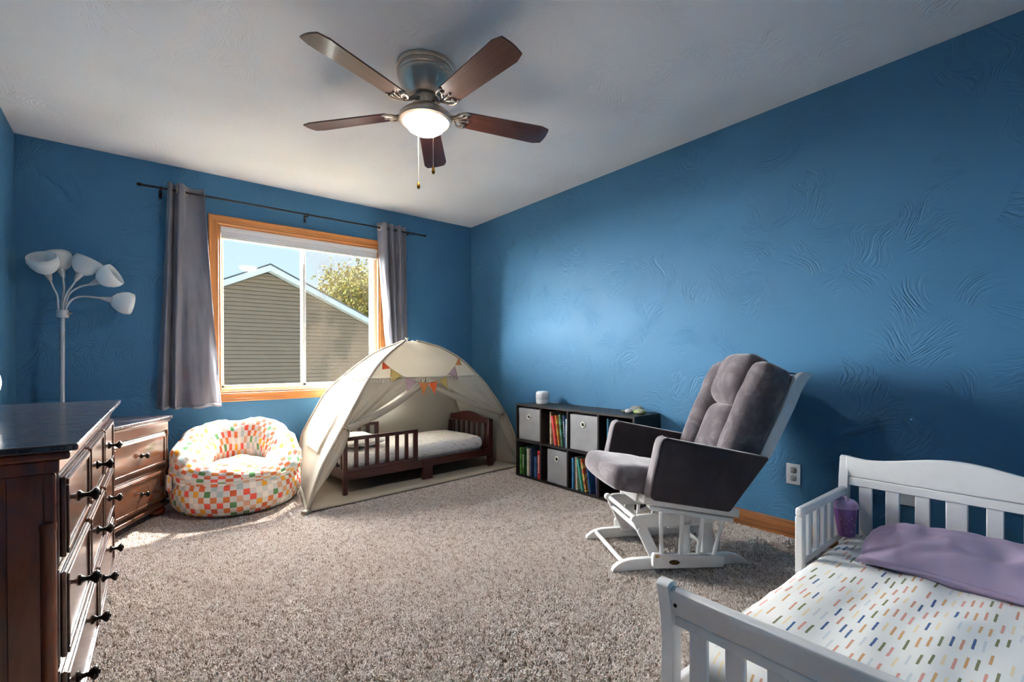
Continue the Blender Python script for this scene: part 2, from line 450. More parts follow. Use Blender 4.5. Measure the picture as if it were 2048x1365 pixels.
# sheet in the tent
m = Mat('grey_print_sheet', (0.8, 0.8, 0.8, 1), 0.85, spec=0.15)
v = m.coords('UV', (7, 20, 1), (0, 0, 0.35)); n1 = m.noise(v, 2.4, 3, 0.6, 0.5)
band = m.ramp(n1, [(0.62, (0, 0, 0, 1)), (0.645, (1, 1, 1, 1)), (0.67, (1, 1, 1, 1)), (0.69, (0, 0, 0, 1))])
m.color(m.mix(band, srgb(222, 220, 220), srgb(120, 120, 128)))
m.bump(m.noise(m.coords(), 16, 4, 0.6, 0.8), 0.35, 0.006)
M['print_sheet'] = m.m
m = Mat('lavender_cotton', srgb(164, 144, 176), 0.75, spec=0.2)
m.color(m.ramp(m.noise(m.coords(), 8, 3), [(0.3, srgb(160, 144, 170)), (0.7, srgb(172, 156, 182))]))
m.bump(m.noise(m.coords('Object', (20, 6, 10)), 1.2, 4, 0.55, 0.8), 0.35, 0.008)
M['lavender'] = m.m
M['cream_pillow'] = plain('pale_yellow_cotton', srgb(228, 218, 190), 0.85)
m = Mat('grey_bin_fabric', srgb(150, 150, 152), 0.85, spec=0.15)
m.color(m.ramp(m.noise(m.coords(), 9, 3), [(0.3, srgb(144, 144, 147)), (0.7, srgb(158, 158, 160))]))
m.bump(m.math('ADD', m.noise(m.coords(), 300, 2), m.math('MULTIPLY', m.noise(m.coords(), 7, 2), 4)), 0.15, 0.001)
M['bin'] = m.m

# glass: clear pane
def glass(name, tint, gloss):
    m = Mat(name)
    t = m.n('ShaderNodeBsdfTransparent'); t.inputs['Color'].default_value = tint
    g = m.n('ShaderNodeBsdfGlossy'); g.inputs['Roughness'].default_value = 0.02
    fr = m.n('ShaderNodeFresnel'); fr.inputs['IOR'].default_value = 1.45
    mx = m.n('ShaderNodeMixShader'); m.l(m.math('MULTIPLY', fr.outputs[0], gloss), mx.inputs[0])
    m.l(t.outputs[0], mx.inputs[1]); m.l(g.outputs[0], mx.inputs[2]); m.l(mx.outputs[0], m.out.inputs[0])
    return m.m
M['glass'] = glass('window_glass', (0.97, 0.985, 0.98, 1), 0.2)
# insect screen; speckled opacity imitates the glitter of sun on the mesh
m = Mat('insect_screen', srgb(196, 172, 140), 0.8)
t = m.n('ShaderNodeBsdfTransparent'); mx = m.n('ShaderNodeMixShader')
d = m.n('ShaderNodeBsdfTranslucent'); d.inputs['Color'].default_value = (0.022, 0.017, 0.012, 1)
v = m.coords('Object', (160, 1, 260)); n1 = m.noise(v, 1.0, 2, 0.7)
n2 = m.noise(m.coords('Object', (3, 1, 2)), 1.2, 3)
fac = m.math('MULTIPLY', m.ramp(n1, [(0.46, (0.02, 0.02, 0.02, 1)), (0.62, (0.8, 0.8, 0.8, 1))]), m.ramp(n2, [(0.40, (0.10, 0.10, 0.10, 1)), (0.60, (0.75, 0.75, 0.75, 1))]))
m.l(fac, mx.inputs[0]); m.l(t.outputs[0], mx.inputs[1]); m.l(d.outputs[0], mx.inputs[2]); m.l(mx.outputs[0], m.out.inputs[0])
M['screen'] = m.m
M['siding'] = plain('taupe_siding', srgb(150, 124, 100), 0.7, var=0.04, nscale=4)
M['fascia'] = plain('white_fascia', srgb(224, 226, 228), 0.6)
M['shingle'] = plain('grey_shingles', srgb(98, 94, 92), 0.9, var=0.2, nscale=12)
M['lawn'] = plain('lawn', srgb(58, 60, 44), 0.95, var=0.25, nscale=3)
m = Mat('autumn_leaf', srgb(128, 128, 62), 0.9, spec=0.08)
m.color(m.ramp(m.noise(m.coords(), 3.0, 3), [(0.3, srgb(58, 72, 28)), (0.5, srgb(90, 92, 36)), (0.7, srgb(122, 106, 46))]))
M['leaf'] = m.m
M['bark'] = wood('tree_bark', srgb(96, 82, 70), srgb(58, 48, 42), 'Z', 1.0, 0.9, 0, 10, 0.4)

# ------------------------------------------------------------------ room shell
XL, XR, YB, YN, HC, ZF = -0.579, 2.875, 4.282, -0.30, 2.44, -0.012
WT = 0.14
WX0, WX1, WZ0, WZ1 = 0.520, 1.826, 0.745, 2.062     # window opening

m = Mat('carpet_backing', srgb(120, 106, 96), 0.95, spec=0.1)
m.color(m.ramp(m.noise(m.coords(), 260, 2), [(0.35, srgb(120, 106, 98)), (0.7, srgb(190, 178, 168))]))
M['carpet_base'] = m.m
b = MB(); b.box(XL-WT, XR+WT, YN-WT, YB+WT, ZF-0.05, ZF)
floor = structure(b.build('floor', M['carpet_base'], smooth=0))
b = MB(); b.box(XL-WT, XR+WT, YN-WT, YB+WT, HC, HC+0.08)
structure(b.build('ceiling', M['ceiling'], smooth=0))
b = MB(); b.box(XR, XR+WT, YN-WT, YB, ZF-0.05, HC)
structure(b.build('wall_right', M['wall_y'], smooth=0))
b = MB(); b.box(XL-WT, XL, YN-WT, YB, ZF-0.05, HC)
structure(b.build('wall_left', M['wall_y'], smooth=0))
b = MB(); b.box(XL-WT, XR+WT, YN-WT, YN, ZF-0.05, HC)
structure(b.build('wall_rear', M['wall_x'], smooth=0))
b = MB()
b.box(XL-WT, WX0, YB, YB+WT, ZF-0.05, HC); b.box(WX1, XR+WT, YB, YB+WT, ZF-0.05, HC)
b.box(WX0, WX1, YB, YB+WT, ZF-0.05, WZ0); b.box(WX0, WX1, YB, YB+WT, WZ1, HC)
structure(b.build('wall_window', M['wall_x'], smooth=0))
def baseboard(name, p0, p1, nrm, mat):
    p0 = Vector(p0); p1 = Vector(p1); nrm = Vector(nrm)
    poly = [(0, ZF), (0.014, ZF), (0.014, 0.055), (0.011, 0.064), (0.011, 0.074), (0.006, 0.086), (0, 0.092)]
    b = MB(); b.prism(poly, lambda p, q, t: lerp(p0, p1, t)+nrm*p+V(0, 0, q), 0, 1)
    structure(b.build(name, mat, smooth=25))
baseboard('baseboard_right', (XR, YN, 0), (XR, YB, 0), (-1, 0, 0), M['oak_base'])
baseboard('baseboard_left', (XL, YN, 0), (XL, YB, 0), (1, 0, 0), M['oak_base'])
baseboard('baseboard_window', (XL+0.015, YB, 0), (XR-0.015, YB, 0), (0, -1, 0), M['oak_base_x'])
baseboard('baseboard_rear', (XL+0.015, YN, 0), (XR-0.015, YN, 0), (0, 1, 0), M['oak_base_x'])

# carpet pile: tufts instanced by geometry nodes
def make_carpet():
    tm = Mat('carpet_yarn', srgb(160, 146, 138), 0.95, spec=0.08)
    oi = tm.n('ShaderNodeObjectInfo')
    patch = tm.noise(tm.coords('Object', (1, 1, 1)), 1.0, 1)
    tm.color(tm.ramp(oi.outputs['Random'], [(0.0, srgb(140, 122, 110)), (0.10, srgb(176, 158, 145)), (0.34, srgb(204, 191, 183)), (0.7, srgb(220, 210, 203)), (1.0, srgb(234, 227, 222))]))
    me = bpy.data.meshes.new('carpet_pile'); e = 0.004
    me.from_pydata([(XL+e, YN+e, ZF), (XR-e, YN+e, ZF), (XR-e, YB-e, ZF), (XL+e, YB-e, ZF)], [], [(0, 1, 2, 3)])
    me.materials.append(tm.m)
    o = bpy.data.objects.new('carpet_pile', me); C.objects.link(o); o.parent = floor
    o['kind'] = 'stuff'
    ng = bpy.data.node_groups.new('carpet_tufts', 'GeometryNodeTree')
    ng.interface.new_socket('Geometry', in_out='INPUT', socket_type='NodeSocketGeometry')
    ng.interface.new_socket('Geometry', in_out='OUTPUT', socket_type='NodeSocketGeometry')
    N = ng.nodes.new; K = ng.links.new
    gi = N('NodeGroupInput'); go = N('NodeGroupOutput')
    dp = N('GeometryNodeDistributePointsOnFaces'); dp.inputs['Density'].default_value = 23000; dp.inputs['Seed'].default_value = 3
    ip = N('GeometryNodeInstanceOnPoints'); jn = N('GeometryNodeJoinGeometry'); sm = N('GeometryNodeSetMaterial')
    sm.inputs['Material'].default_value = tm.m
    for k in range(2):
        w = pi*k+0.4
        cn = N('GeometryNodeMeshCone'); cn.fill_type = 'TRIANGLE_FAN'
        cn.inputs['Vertices'].default_value = 5; cn.inputs['Radius Top'].default_value = 0.0016
        cn.inputs['Radius Bottom'].default_value = 0.0034; cn.inputs['Depth'].default_value = 0.0125
        tf = N('GeometryNodeTransform')
        tf.inputs['Translation'].default_value = (0.0012*cos(w), 0.0012*sin(w), 0)
        tf.inputs['Rotation'].default_value = (-0.36*sin(w), 0.36*cos(w), 0)
        K(cn.outputs['Mesh'], tf.inputs['Geometry']); K(tf.outputs[0], jn.inputs[0])
    K(jn.outputs[0], sm.inputs['Geometry'])
    rr = N('FunctionNodeRandomValue'); rr.data_type = 'FLOAT_VECTOR'
    rr.inputs[0].default_value = (-0.45, -0.45, 0); rr.inputs[1].default_value = (0.45, 0.45, 6.28)
    rs = N('FunctionNodeRandomValue'); rs.data_type = 'FLOAT'; rs.inputs[2].default_value = 0.75; rs.inputs[3].default_value = 1.25; rs.inputs['Seed'].default_value = 5
    K(gi.outputs[0], dp.inputs['Mesh']); K(dp.outputs['Points'], ip.inputs['Points']); K(sm.outputs[0], ip.inputs['Instance'])
    K(rr.outputs[0], ip.inputs['Rotation']); K(rs.outputs[1], ip.inputs['Scale']); K(ip.outputs[0], go.inputs[0])
    md = o.modifiers.new('tufts', 'NODES'); md.node_group = ng
    return o
make_carpet()

# ------------------------------------------------------------------ window
win = structure(thing('window_1', None, None, ((WX0+WX1)/2, YB, WZ0)))
def rel(o): # put a mesh built in world coordinates under window empty
    return o
def wpart(b, name, mat, parent=win, **k):
    base = win.location
    b.v = [p-base for p in b.v]
    return b.build(name, mat, parent, **k)
TW = 0.068
def casing(name, axis):
    prof = [(0, 0), (TW, 0), (TW, 0.017), (TW-0.008, 0.020), (TW-0.016, 0.016), (0.026, 0.013), (0.018, 0.011), (0.010, 0.013), (0.003, 0.010), (0, 0.006)]
    b = MB()
    # profile x: from opening outward, y: away from the wall; mitred corners
    x0, x1, z0, z1 = WX0-0.0, WX1+0.0, WZ0-0.0, WZ1+0.0
    def pt(p, q, t):
        if axis == 'top': return V(lerp(x0-p, x1+p, t), YB-q, z1+p)
        if axis == 'bottom': return V(lerp(x0-p, x1+p, t), YB-q, z0-p)
        if axis == 'left': return V(x0-p, YB-q, lerp(z0-p, z1+p, t))
        return V(x1+p, YB-q, lerp(z0-p, z1+p, t))
    b.prism(prof, pt, 0, 1)
    return wpart(b, 'casing', M['oak'] if axis in ('top', 'bottom') else M['oak_z'], smooth=20)
for a in ('top', 'bottom', 'left', 'right'): casing('casing', a)
# wood jamb liner
for (x0, x1, z0, z1, mt) in ((WX0, WX0+0.012, WZ0, WZ1, 'oak_z'), (WX1-0.012, WX1, WZ0, WZ1, 'oak_z'), (WX0, WX1, WZ1-0.012, WZ1, 'oak'), (WX0, WX1, WZ0, WZ0+0.012, 'oak')):
    b = MB(); b.box(x0, x1, YB-0.002, YB+0.055, z0, z1); wpart(b, 'jamb', M[mt], bevel=0.002)
# vinyl frame
GY = YB+0.075
fx0, fx1, fz0, fz1 = WX0+0.002, WX1-0.002, WZ0+0.002, WZ1-0.002
FWD = 0.036
for (x0, x1, z0, z1) in ((fx0, fx0+FWD*0.55, fz0, fz1), (fx1-FWD, fx1, fz0, fz1), (fx0, fx1, fz1-FWD, fz1), (fx0, fx1, fz0, fz0+FWD)):
    b = MB(); b.box(x0, x1, YB+0.050, YB+0.125, z0, z1); wpart(b, 'frame_rail', M['vinyl'], bevel=0.003)
MX = 1.162
def sash(x0, x1, y, w=0.026, right=False):
    e = wpart(MB().box(x0, x1, y-0.012, y+0.012, fz0+0.03, fz0+0.03+w).box(x0, x1, y-0.012, y+0.012, fz1-0.03-w, fz1-0.03).box(x0, x0+w, y-0.012, y+0.012, fz0+0.03, fz1-0.03).box(x1-w, x1, y-0.012, y+0.012, fz0+0.03, fz1-0.03), 'sash', M['vinyl'], bevel=0.002)
    p = wpart(MB().box(x0+w*0.6, x1-w*0.6, y-0.002, y+0.002, fz0+0.03+w*0.6, fz1-0.03-w*0.6), 'pane', M['glass'], parent=e, smooth=0)
    return e
s1 = sash(fx0+0.012, MX+0.016, GY)
s2 = sash(MX-0.016, fx1-0.03, GY+0.026)
# fixed screen outside the right sash
b = MB(); b.box(MX+0.006, fx1-0.03, GY+0.052, GY+0.0535, fz0+0.03, fz1-0.03)
wpart(b, 'screen', M['screen'], smooth=0)
for z in (WZ0+1.13, WZ0+0.22):
    b = MB(); b.box(MX-0.004, MX+0.012, GY-0.026, GY-0.012, z-0.035, z+0.035); b.box(MX-0.001, MX+0.008, GY-0.034, GY-0.026, z-0.022, z+0.01)
    wpart(b, 'latch', M['white_plastic'], bevel=0.002)
# raised cellular shade
sh = thing('window_shade', 'white pleated window shade raised to the top of the window', 'window shade', ((WX0+WX1)/2, YB+0.02, WZ1-0.012))
hw = (WX1-WX0)/2-0.016
b = MB(); b.box(-hw, hw, -0.018, 0.026, -0.034, 0.0); b.build('head_rail', M['white_plastic'], sh, bevel=0.003)
b = MB()
for k in range(5):
    b.box(-hw+0.002, hw-0.002, -0.014+0.003*(k % 2), 0.022-0.003*(k % 2), -0.036-(k+1)*0.0075, -0.036-k*0.0075)
b.build('pleats', M['white_plastic'], sh, bevel=0.002)
b = MB(); b.box(-hw, hw, -0.017, 0.025, -0.092, -0.076); b.build('bottom_rail', M['vinyl'], sh, bevel=0.003)
for px in (-0.36, 0.42):
    b = MB(); b.lathe([(0, -0.098), (0.024, -0.097), (0.028, -0.093), (0.026, -0.091)], 20, Matrix.Translation((px, -0.002, 0)) @ Matrix.Diagonal((1, 0.6, 1, 1)))
    b.build('handle', M['white_plastic'], sh)

# curtain rod
RZ, RY = 2.234, YB-0.09
rod = thing('curtain_rod', 'thin dark metal curtain rod above the window', 'curtain rod', (1.15, RY, RZ))
b = MB(); b.tube([(-1.105, 0, 0), (1.10, 0, 0)], 0.0075, 12); b.build('rod', M['rod'], rod)
for sg in (-1, 1):
    b = MB(); b.lathe([(0.0, -0.002), (0.0115, 0), (0.0115, 0.022), (0.009, 0.026), (0, 0.027)], 16, Matrix.Translation((sg*1.10, 0, 0)) @ Matrix.Rotation(sg*pi/2, 4, 'Y'))
    b.build('finial', M['rod'], rod)
for px in (-0.99, 0.005, 0.93):
    b = MB(); b.box(px-0.009, px+0.009, 0.08, 0.089, -0.05, 0.012); b.box(px-0.006, px+0.006, -0.004, 0.082, -0.020, -0.009); b.tube([(px-0.007, 0, 0), (px+0.007, 0, 0)], 0.0125, 12)
    b.build('bracket', M['rod'], rod, bevel=0.001)

def curtain(label, top, bot, gromm, name='curtain', ztop=2.282, zbot=0.655, seed=0):
    t = thing(name, label, 'curtain', (top[0][0], RY, zbot), group='grey window curtains')
    base = Vector(t.location)
    NU, NV = 72, 46
    def fn(u, v):
        a = catmull(top, u); c = catmull(bot, u)
        e = v**1.15
        p = a.lerp(c, e)
        x = p[0]; y = RY+p[1]
        w = fbm(V(u*5+seed, v*4, 0.3))*0.010*min(1, v*3)
        y += w; x += fbm(V(u*4+9+seed, v*3, 2.3))*0.006*v
        z = lerp(ztop, zbot, v) + 0.006*sin(u*23+seed)*v
        return V(x, y, z)-base
    b = MB(); b.grid(fn, NU, NV)
    b.build('panel', M['curtain'], t, smooth=180, solid=0.0022)
    b = MB(); b.grid(lambda u, v: fn(u, 0.985+0.015*v)+V(0, -0.0018, 0), NU, 1)
    b.build('hem', M['curtain'], t, smooth=180, solid=0.003)
    for u in gromm:
        p = fn(u, 0.03); q = fn(u+0.01, 0.03)
        p.z = RZ-base.z
        tn = (q-p); tn.z = 0; tn.normalize(); nv = V(-tn.y, tn.x, 0)
        ring = [p+tn*0.020*cos(k*pi/10)+V(0, 0, 0.020*sin(k*pi/10)) for k in range(20)]
        b = MB(); b.tube(ring, 0.0048, 8, closed=True); b.build('grommet', M['steel'], t, smooth=180)
    return t
curtain('long grey curtain with a bright inner edge left of the window beside the floor lamp',
        [(.198, .00), (.212, -.040), (.238, .030), (.258, -.045), (.285, -.045), (.306, .0), (.340, .034), (.392, .030), (.420, -.012)],
        [(.127, .030), (.160, -.045), (.205, .025), (.232, -.060), (.275, .000), (.325, -.055), (.400, -.065), (.470, -.040), (.523, .012)],
        (0.33, 0.625), seed=1.3)
curtain('grey curtain gathered right of the window behind the tent',
        [(1.778, .030), (1.792, .006), (1.815, -.035), (1.850, -.040), (1.872, .025), (1.905, -.040), (1.945, .030), (1.985, -.040), (2.025, .028), (2.060, .0)],
        [(1.900, .020), (1.906, -.010), (1.915, -.030), (1.925, -.038), (1.935, .025), (1.955, -.050), (1.985, .030), (2.010, -.045), (2.040, .028), (2.072, .0)],
        (0.115, 0.40), seed=4.1)

# ------------------------------------------------------------------ outdoors
GZ = -2.4
b = MB(); b.box(-30, 40, YB+0.6, 70, GZ-0.2, GZ)
tag(b.build('lawn', M['lawn'], smooth=0), 'green lawn outside the window', 'lawn', kind='structure')
HX, HY, APZ, SLOPE, HALF = 2.53, 12.5, 3.10, 0.475, 4.4
house = thing('neighbour_house', 'taupe sided house with a white trimmed gable outside the window', 'house', (HX, HY, GZ))
hz = lambda z: z-GZ
LAP = 0.094
eave = APZ-SLOPE*HALF
z = 0.10; k = 0
while z < APZ-0.03:
    z1 = min(z+LAP, APZ-0.02)
    w0 = min(HALF, (APZ-z)/SLOPE); w1 = min(HALF, (APZ-z1)/SLOPE)
    b = MB()
    b.add([(-w0, -0.028, hz(z+0.011)), (w0, -0.028, hz(z+0.011)), (w1, 0.0, hz(z1)), (-w1, 0.0, hz(z1)), (-w0, 0.03, hz(z+0.011)), (w0, 0.03, hz(z+0.011)), (w1, 0.03, hz(z1)), (-w1, 0.03, hz(z1))],
          [(0, 1, 2, 3), (5, 4, 7, 6), (4, 5, 1, 0), (3, 2, 6, 7), (1, 5, 6, 2), (4, 0, 3, 7)])
    b.build('siding_board', M['siding'], house, smooth=0)
    z += LAP; k += 1
b = MB(); b.box(-HALF, HALF, -0.01, 0.03, 0, hz(0.10)); b.build('lower_wall', M['siding'], house, smooth=0)
b = MB(); b.prism([(-HALF, 0), (HALF, 0), (HALF, hz(eave)), (0, hz(APZ)), (-HALF, hz(eave))], lambda p, q, t: V(p, t, q), 0.035, 4.6)
b.build('house_body', M['siding'], house, smooth=0)
for sg in (-1, 1):
    L0 = HALF+0.35
    n = V(sg*SLOPE, 0, 1).normalized()
    a0 = V(0, 0, hz(APZ)); a1 = V(sg*L0, 0, hz(APZ)-SLOPE*L0)
    b = MB()
    b.prism([(0, 0.02), (1, 0.02), (1, 0.13), (0, 0.13)], lambda p, q, t: a0.lerp(a1, p)+V(0, t, q*1.15), -0.28, -0.25)
    b.build('fascia_board', M['fascia'], house, smooth=0)
    b = MB()
    b.prism([(0, 0.02), (1, 0.02), (1, 0.04), (0, 0.04)], lambda p, q, t: a0.lerp(a1, p)+V(0, t, q), -0.25, 0.0)
    b.build('soffit', M['fascia'], house, smooth=0)
    b = MB()
    b.prism([(0, 0.15), (1, 0.15), (1, 0.185), (0, 0.185)], lambda p, q, t: a0.lerp(a1, p)+V(0, t, q), -0.30, 4.8)
    b.build('roof', M['shingle'], house, smooth=0)
tree = thing('leafy_tree', 'yellow green leafy tree standing behind the neighbouring house', 'tree', (7.75, 20.0, GZ))
b = MB(); b.tube([(0, 0, 0), (0.1, 0, 1.6), (0.0, 0.1, 3.2), (0.1, 0, 5.0), (0.2, 0, 7.0)], [0.26, 0.2, 0.17, 0.1, 0.03], 10); b.build('trunk', M['bark'], tree, smooth=180)
rnd = random.Random(5)
tips = []
for k in range(13):
    a = rnd.uniform(0, 2*pi); z0 = rnd.uniform(3.4, 5.8); ln = rnd.uniform(0.9, 1.6)
    e = V(cos(a)*ln, sin(a)*ln, z0+rnd.uniform(0.5, 1.6)); mid = V(cos(a)*ln*0.5, sin(a)*ln*0.5, z0+0.4)
    b = MB(); b.tube([(0.05, 0, z0), mid, e], [0.07, 0.045, 0.012], 6); b.build('branch', M['bark'], tree, smooth=180)
    tips += [mid, e]
b = MB(); vs = []; fs = []
cl = []
for k in range(150):
    p = V(rnd.gauss(0, 1), rnd.gauss(0, 1), rnd.gauss(0, 1)).normalized()*rnd.uniform(0.35, 1.0)
    cl.append(V(p.x*1.85, p.y*1.85, 5.75+p.z*1.8))
for c in cl+tips:
    for q in range(64):
        d = V(rnd.gauss(0, 1), rnd.gauss(0, 1), rnd.gauss(0, 1))*0.26
        o = c+d; a = V(rnd.gauss(0, 1), rnd.gauss(0, 1), rnd.gauss(0, 1)).normalized()*0.075
        bb = a.cross(V(rnd.gauss(0, 1), rnd.gauss(0, 1), rnd.gauss(0, 1))).normalized()*0.045
        i = len(vs); vs += [o-a, o+bb, o+a, o-bb]; fs.append((i, i+1, i+2, i+3))
b.add(vs, fs); f_ = b.build('foliage', M['leaf'], tree, smooth=0); f_['kind'] = 'stuff'

# ------------------------------------------------------------------ ceiling fan
FX, FY = 1.125, 2.07
fan = thing('ceiling_fan', 'brushed nickel ceiling fan with five dark walnut blades and a lit bowl', 'ceiling fan', (FX, FY, HC))
b = MB(); b.lathe([(0.115, 0.0), (0.138, -0.004), (0.140, -0.020), (0.134, -0.024), (0.137, -0.030), (0.137, -0.044), (0.132, -0.048), (0.135, -0.054), (0.133, -0.070), (0.125, -0.085)], 48); b.build('canopy', M['steel'], fan, smooth=30)
b = MB(); b.lathe([(0.125, -0.085), (0.118, -0.100), (0.100, -0.130), (0.086, -0.148), (0.080, -0.152), (0.040, -0.153)], 48); b.build('motor_housing', M['steel'], fan, smooth=30)
b = MB(); b.lathe([(0.058, -0.150), (0.062, -0.160), (0.062, -0.196), (0.052, -0.205), (0.045, -0.212)], 32); b.build('hub', M['steel'], fan, smooth=30)
b = MB(); b.lathe([(0.040, -0.210), (0.070, -0.214), (0.105, -0.226), (0.126, -0.243), (0.130, -0.256), (0.126, -0.270), (0.114, -0.276), (0.102, -0.272)], 48); b.build('light_fitter', M['steel'], fan, smooth=35)
m = Mat('lit_frosted_bowl', (1, 0.95, 0.86, 1), 0.4); m.b.inputs['Emission Color'].default_value = (1, 0.94, 0.86, 1); m.b.inputs['Emission Strength'].default_value = LAMP_STRENGTH
b = MB(); b.lathe([(0.098, -0.258), (0.100, -0.270), (0.097, -0.286), (0.085, -0.304), (0.062, -0.319), (0.032, -0.327), (0.0, -0.329)], 48); b.build('light_bowl', m.m, fan, smooth=180)
# blades
def blade_mesh():
    b = MB()
    r0, r1 = 0.185, 0.655
    out = []
    hw0, hw1 = 0.055, 0.068
    out += [(r0, -hw0+0.012), (r0+0.012, -hw0), (r1-0.05, -hw1), (r1-0.018, -hw1+0.010)]
    for k in range(7):
        w = -0.75+1.5*k/6; out.append((r1-0.010+0.012*cos(w*1.6), w*0.072))
    out += [(r1-0.018, hw1-0.010), (r1-0.05, hw1), (r0+0.012, hw0), (r0, hw0-0.012)]
    b.prism(out, lambda p, q, t: V(p, q, t), -0.0035, 0.0035)
    return b
Mp = Matrix.Translation((0, 0, -0.222)) @ Matrix.Rotation(R(-12), 4, 'X')
bl0 = blade_mesh().build('blade', M['blade'], fan, smooth=30, bevel=0.0015)
# blade iron: filigree arms
b = MB()
b.tube([(0.055, 0, 0.040), (0.085, 0, 0.034), (0.115, 0, 0.012), (0.150, 0, -0.004)], [0.011, 0.010, 0.009, 0.008], 10)
for sg in (-1, 1):
    b.tube([(0.130, 0, 0.002), (0.150, sg*0.016, -0.006), (0.160, sg*0.036, -0.007), (0.178, sg*0.050, -0.007), (0.200, sg*0.052, -0.006), (0.215, sg*0.046, -0.005)], [0.007, 0.007, 0.0065, 0.0065, 0.006, 0.004], 8)
    b.tube([(0.140, 0, -0.004), (0.172, sg*0.012, -0.008), (0.195, sg*0.028, -0.008), (0.200, sg*0.050, -0.006)], 0.005, 8)
    b.tube([(0.200, sg*0.028, -0.004), (0.200, sg*0.028, -0.010)], 0.007, 10)
b.tube([(0.140, 0, -0.004), (0.180, 0, -0.008), (0.220, 0, -0.007)], [0.007, 0.006, 0.004], 8)
b.tube([(0.214, 0, -0.003), (0.214, 0, -0.010)], 0.007, 10)
ir0 = b.build('blade_iron', M['steel'], None, smooth=180)
ir0.parent = bl0
for k in range(5):
    o = bl0 if k == 0 else bl0.copy()
    q = ir0 if k == 0 else ir0.copy()
    if k: C.objects.link(o); C.objects.link(q); o.parent = fan; q.parent = o
    o.matrix_local = Matrix.Rotation(R(56+72*k), 4, 'Z') @ Mp
def chain(ox, oy, z0, z1):
    b = MB(); b.tube([(ox, oy, z0), (ox, oy, z1)], 0.0012, 6)
    n = int((z0-z1)/0.010)
    for k in range(n): b.lathe([(0, -0.0022), (0.0022, 0), (0, 0.0022)], 6, Matrix.Translation((ox, oy, z0-k*0.010)))
    c = b.build('pull_chain', M['steel'], fan, smooth=180)
    b = MB(); b.lathe([(0.0, -0.034), (0.006, -0.033), (0.0085, -0.024), (0.0065, -0.010), (0.004, 0.0), (0, 0.001)], 14, Matrix.Translation((ox, oy, z1)))
    b.build('pull_knob', M['brass'], c, smooth=60)
chain(-0.015, -0.100, -0.266, -0.525)
chain(0.014, 0.104, -0.266, -0.530)

# ------------------------------------------------------------------ floor lamp
lamp = thing('floor_lamp', 'silver floor lamp with five frosted white shades in the corner', 'floor lamp', (-0.352, 4.08, 0))
b = MB(); b.lathe([(0.0, 0.0), (0.115, 0.0), (0.118, 0.008), (0.110, 0.018), (0.05, 0.026), (0.018, 0.034), (0.0, 0.034)], 32); b.build('base', M['silver'], lamp, smooth=40)
b = MB(); b.tube([(0, 0, 0.03), (0.002, 0, 0.7), (0.006, 0, 1.29)], 0.0125, 14); b.build('pole', M['silver'], lamp, smooth=60)
b = MB(); b.lathe([(0.0, 1.274), (0.028, 1.274), (0.030, 1.278), (0.030, 1.318), (0.028, 1.322), (0, 1.322)], 28, Matrix.Translation((0.006, 0, 0))); b.build('collar', M['silver'], lamp, smooth=40)
b = MB(); b.tube([(0.03, -0.012, 1.300), (0.052, -0.018, 1.300)], [0.006, 0.0075], 10); b.build('switch_knob', M['steel'], lamp, smooth=60)
cx = 0.006
arms = [ # root offset, path points, socket direction
    ((-0.018, -0.006), [(-0.020, -.006, 1.36), (-0.022, -.012, 1.41), (-0.040, -.018, 1.46), (-0.052, -.024, 1.505)], (-0.18, -0.60, 0.78), 0.100),
    ((-0.006, 0.010), [(-0.002, .012, 1.38), (0.006, .018, 1.45), (0.004, .022, 1.50), (0.002, .026, 1.535)], (-0.22, 0.25, 0.94), 0.100),
    ((0.004, -0.008), [(0.006, -.008, 1.37), (0.022, -.010, 1.43), (0.048, -.012, 1.48), (0.064, -.014, 1.515)], (0.42, 0.02, 0.90), 0.100),
    ((0.012, 0.004), [(0.014, .004, 1.36), (0.034, .004, 1.43), (0.080, .002, 1.475), (0.132, .0, 1.497)], (0.84, -0.28, 0.48), 0.098),
    ((0.018, -0.008), [(0.022, -.008, 1.35), (0.050, -.010, 1.395), (0.100, -.012, 1.415), (0.190, -.014, 1.410)], (0.96, 0.22, -0.16), 0.100)]
for (rx, ry), path, dr, sz in arms:
    b = MB()
    pts = [V(cx+rx, ry, 1.318)]+[V(cx+p[0], p[1], p[2]) for p in path]
    fine = [catmull([tuple(q) for q in pts], k/24) for k in range(25)]
    b.tube(fine, 0.0058, 10); arm = b.build('arm', M['silver'], lamp, smooth=180)
    e = pts[-1]; d = Vector(dr).normalized()
    Mx = Matrix.Translation(e) @ d.to_track_quat('Z', 'Y').to_matrix().to_4x4()
    b = MB(); b.lathe([(0.0, -0.006), (0.008, -0.006), (0.011, 0.004), (0.018, 0.034), (0.0235, 0.050), (0.022, 0.052), (0, 0.052)], 24, Mx); b.build('socket_cup', M['silver'], arm, smooth=50)
    sp_ = [(0.012, 0.046), (0.026, 0.050), (0.044, 0.066), (0.060, 0.094), (0.066, 0.120), (0.062, 0.146), (0.059, 0.146), (0.063, 0.120), (0.057, 0.095), (0.041, 0.069), (0.024, 0.054), (0.012, 0.050)]
    b = MB(); b.lathe([(r_*1.14, 0.046+(z_-0.046)*1.10) for r_, z_ in sp_], 32, Mx, cap=False); b.build('shade', M['shade'], arm, smooth=180)
    b = MB(); b.lathe([(0.0, 0.052), (0.010, 0.054), (0.012, 0.075), (0.018, 0.092), (0.016, 0.108), (0.008, 0.122), (0, 0.125)], 16, Mx); b.build('bulb', M['bulb'], arm, smooth=180)

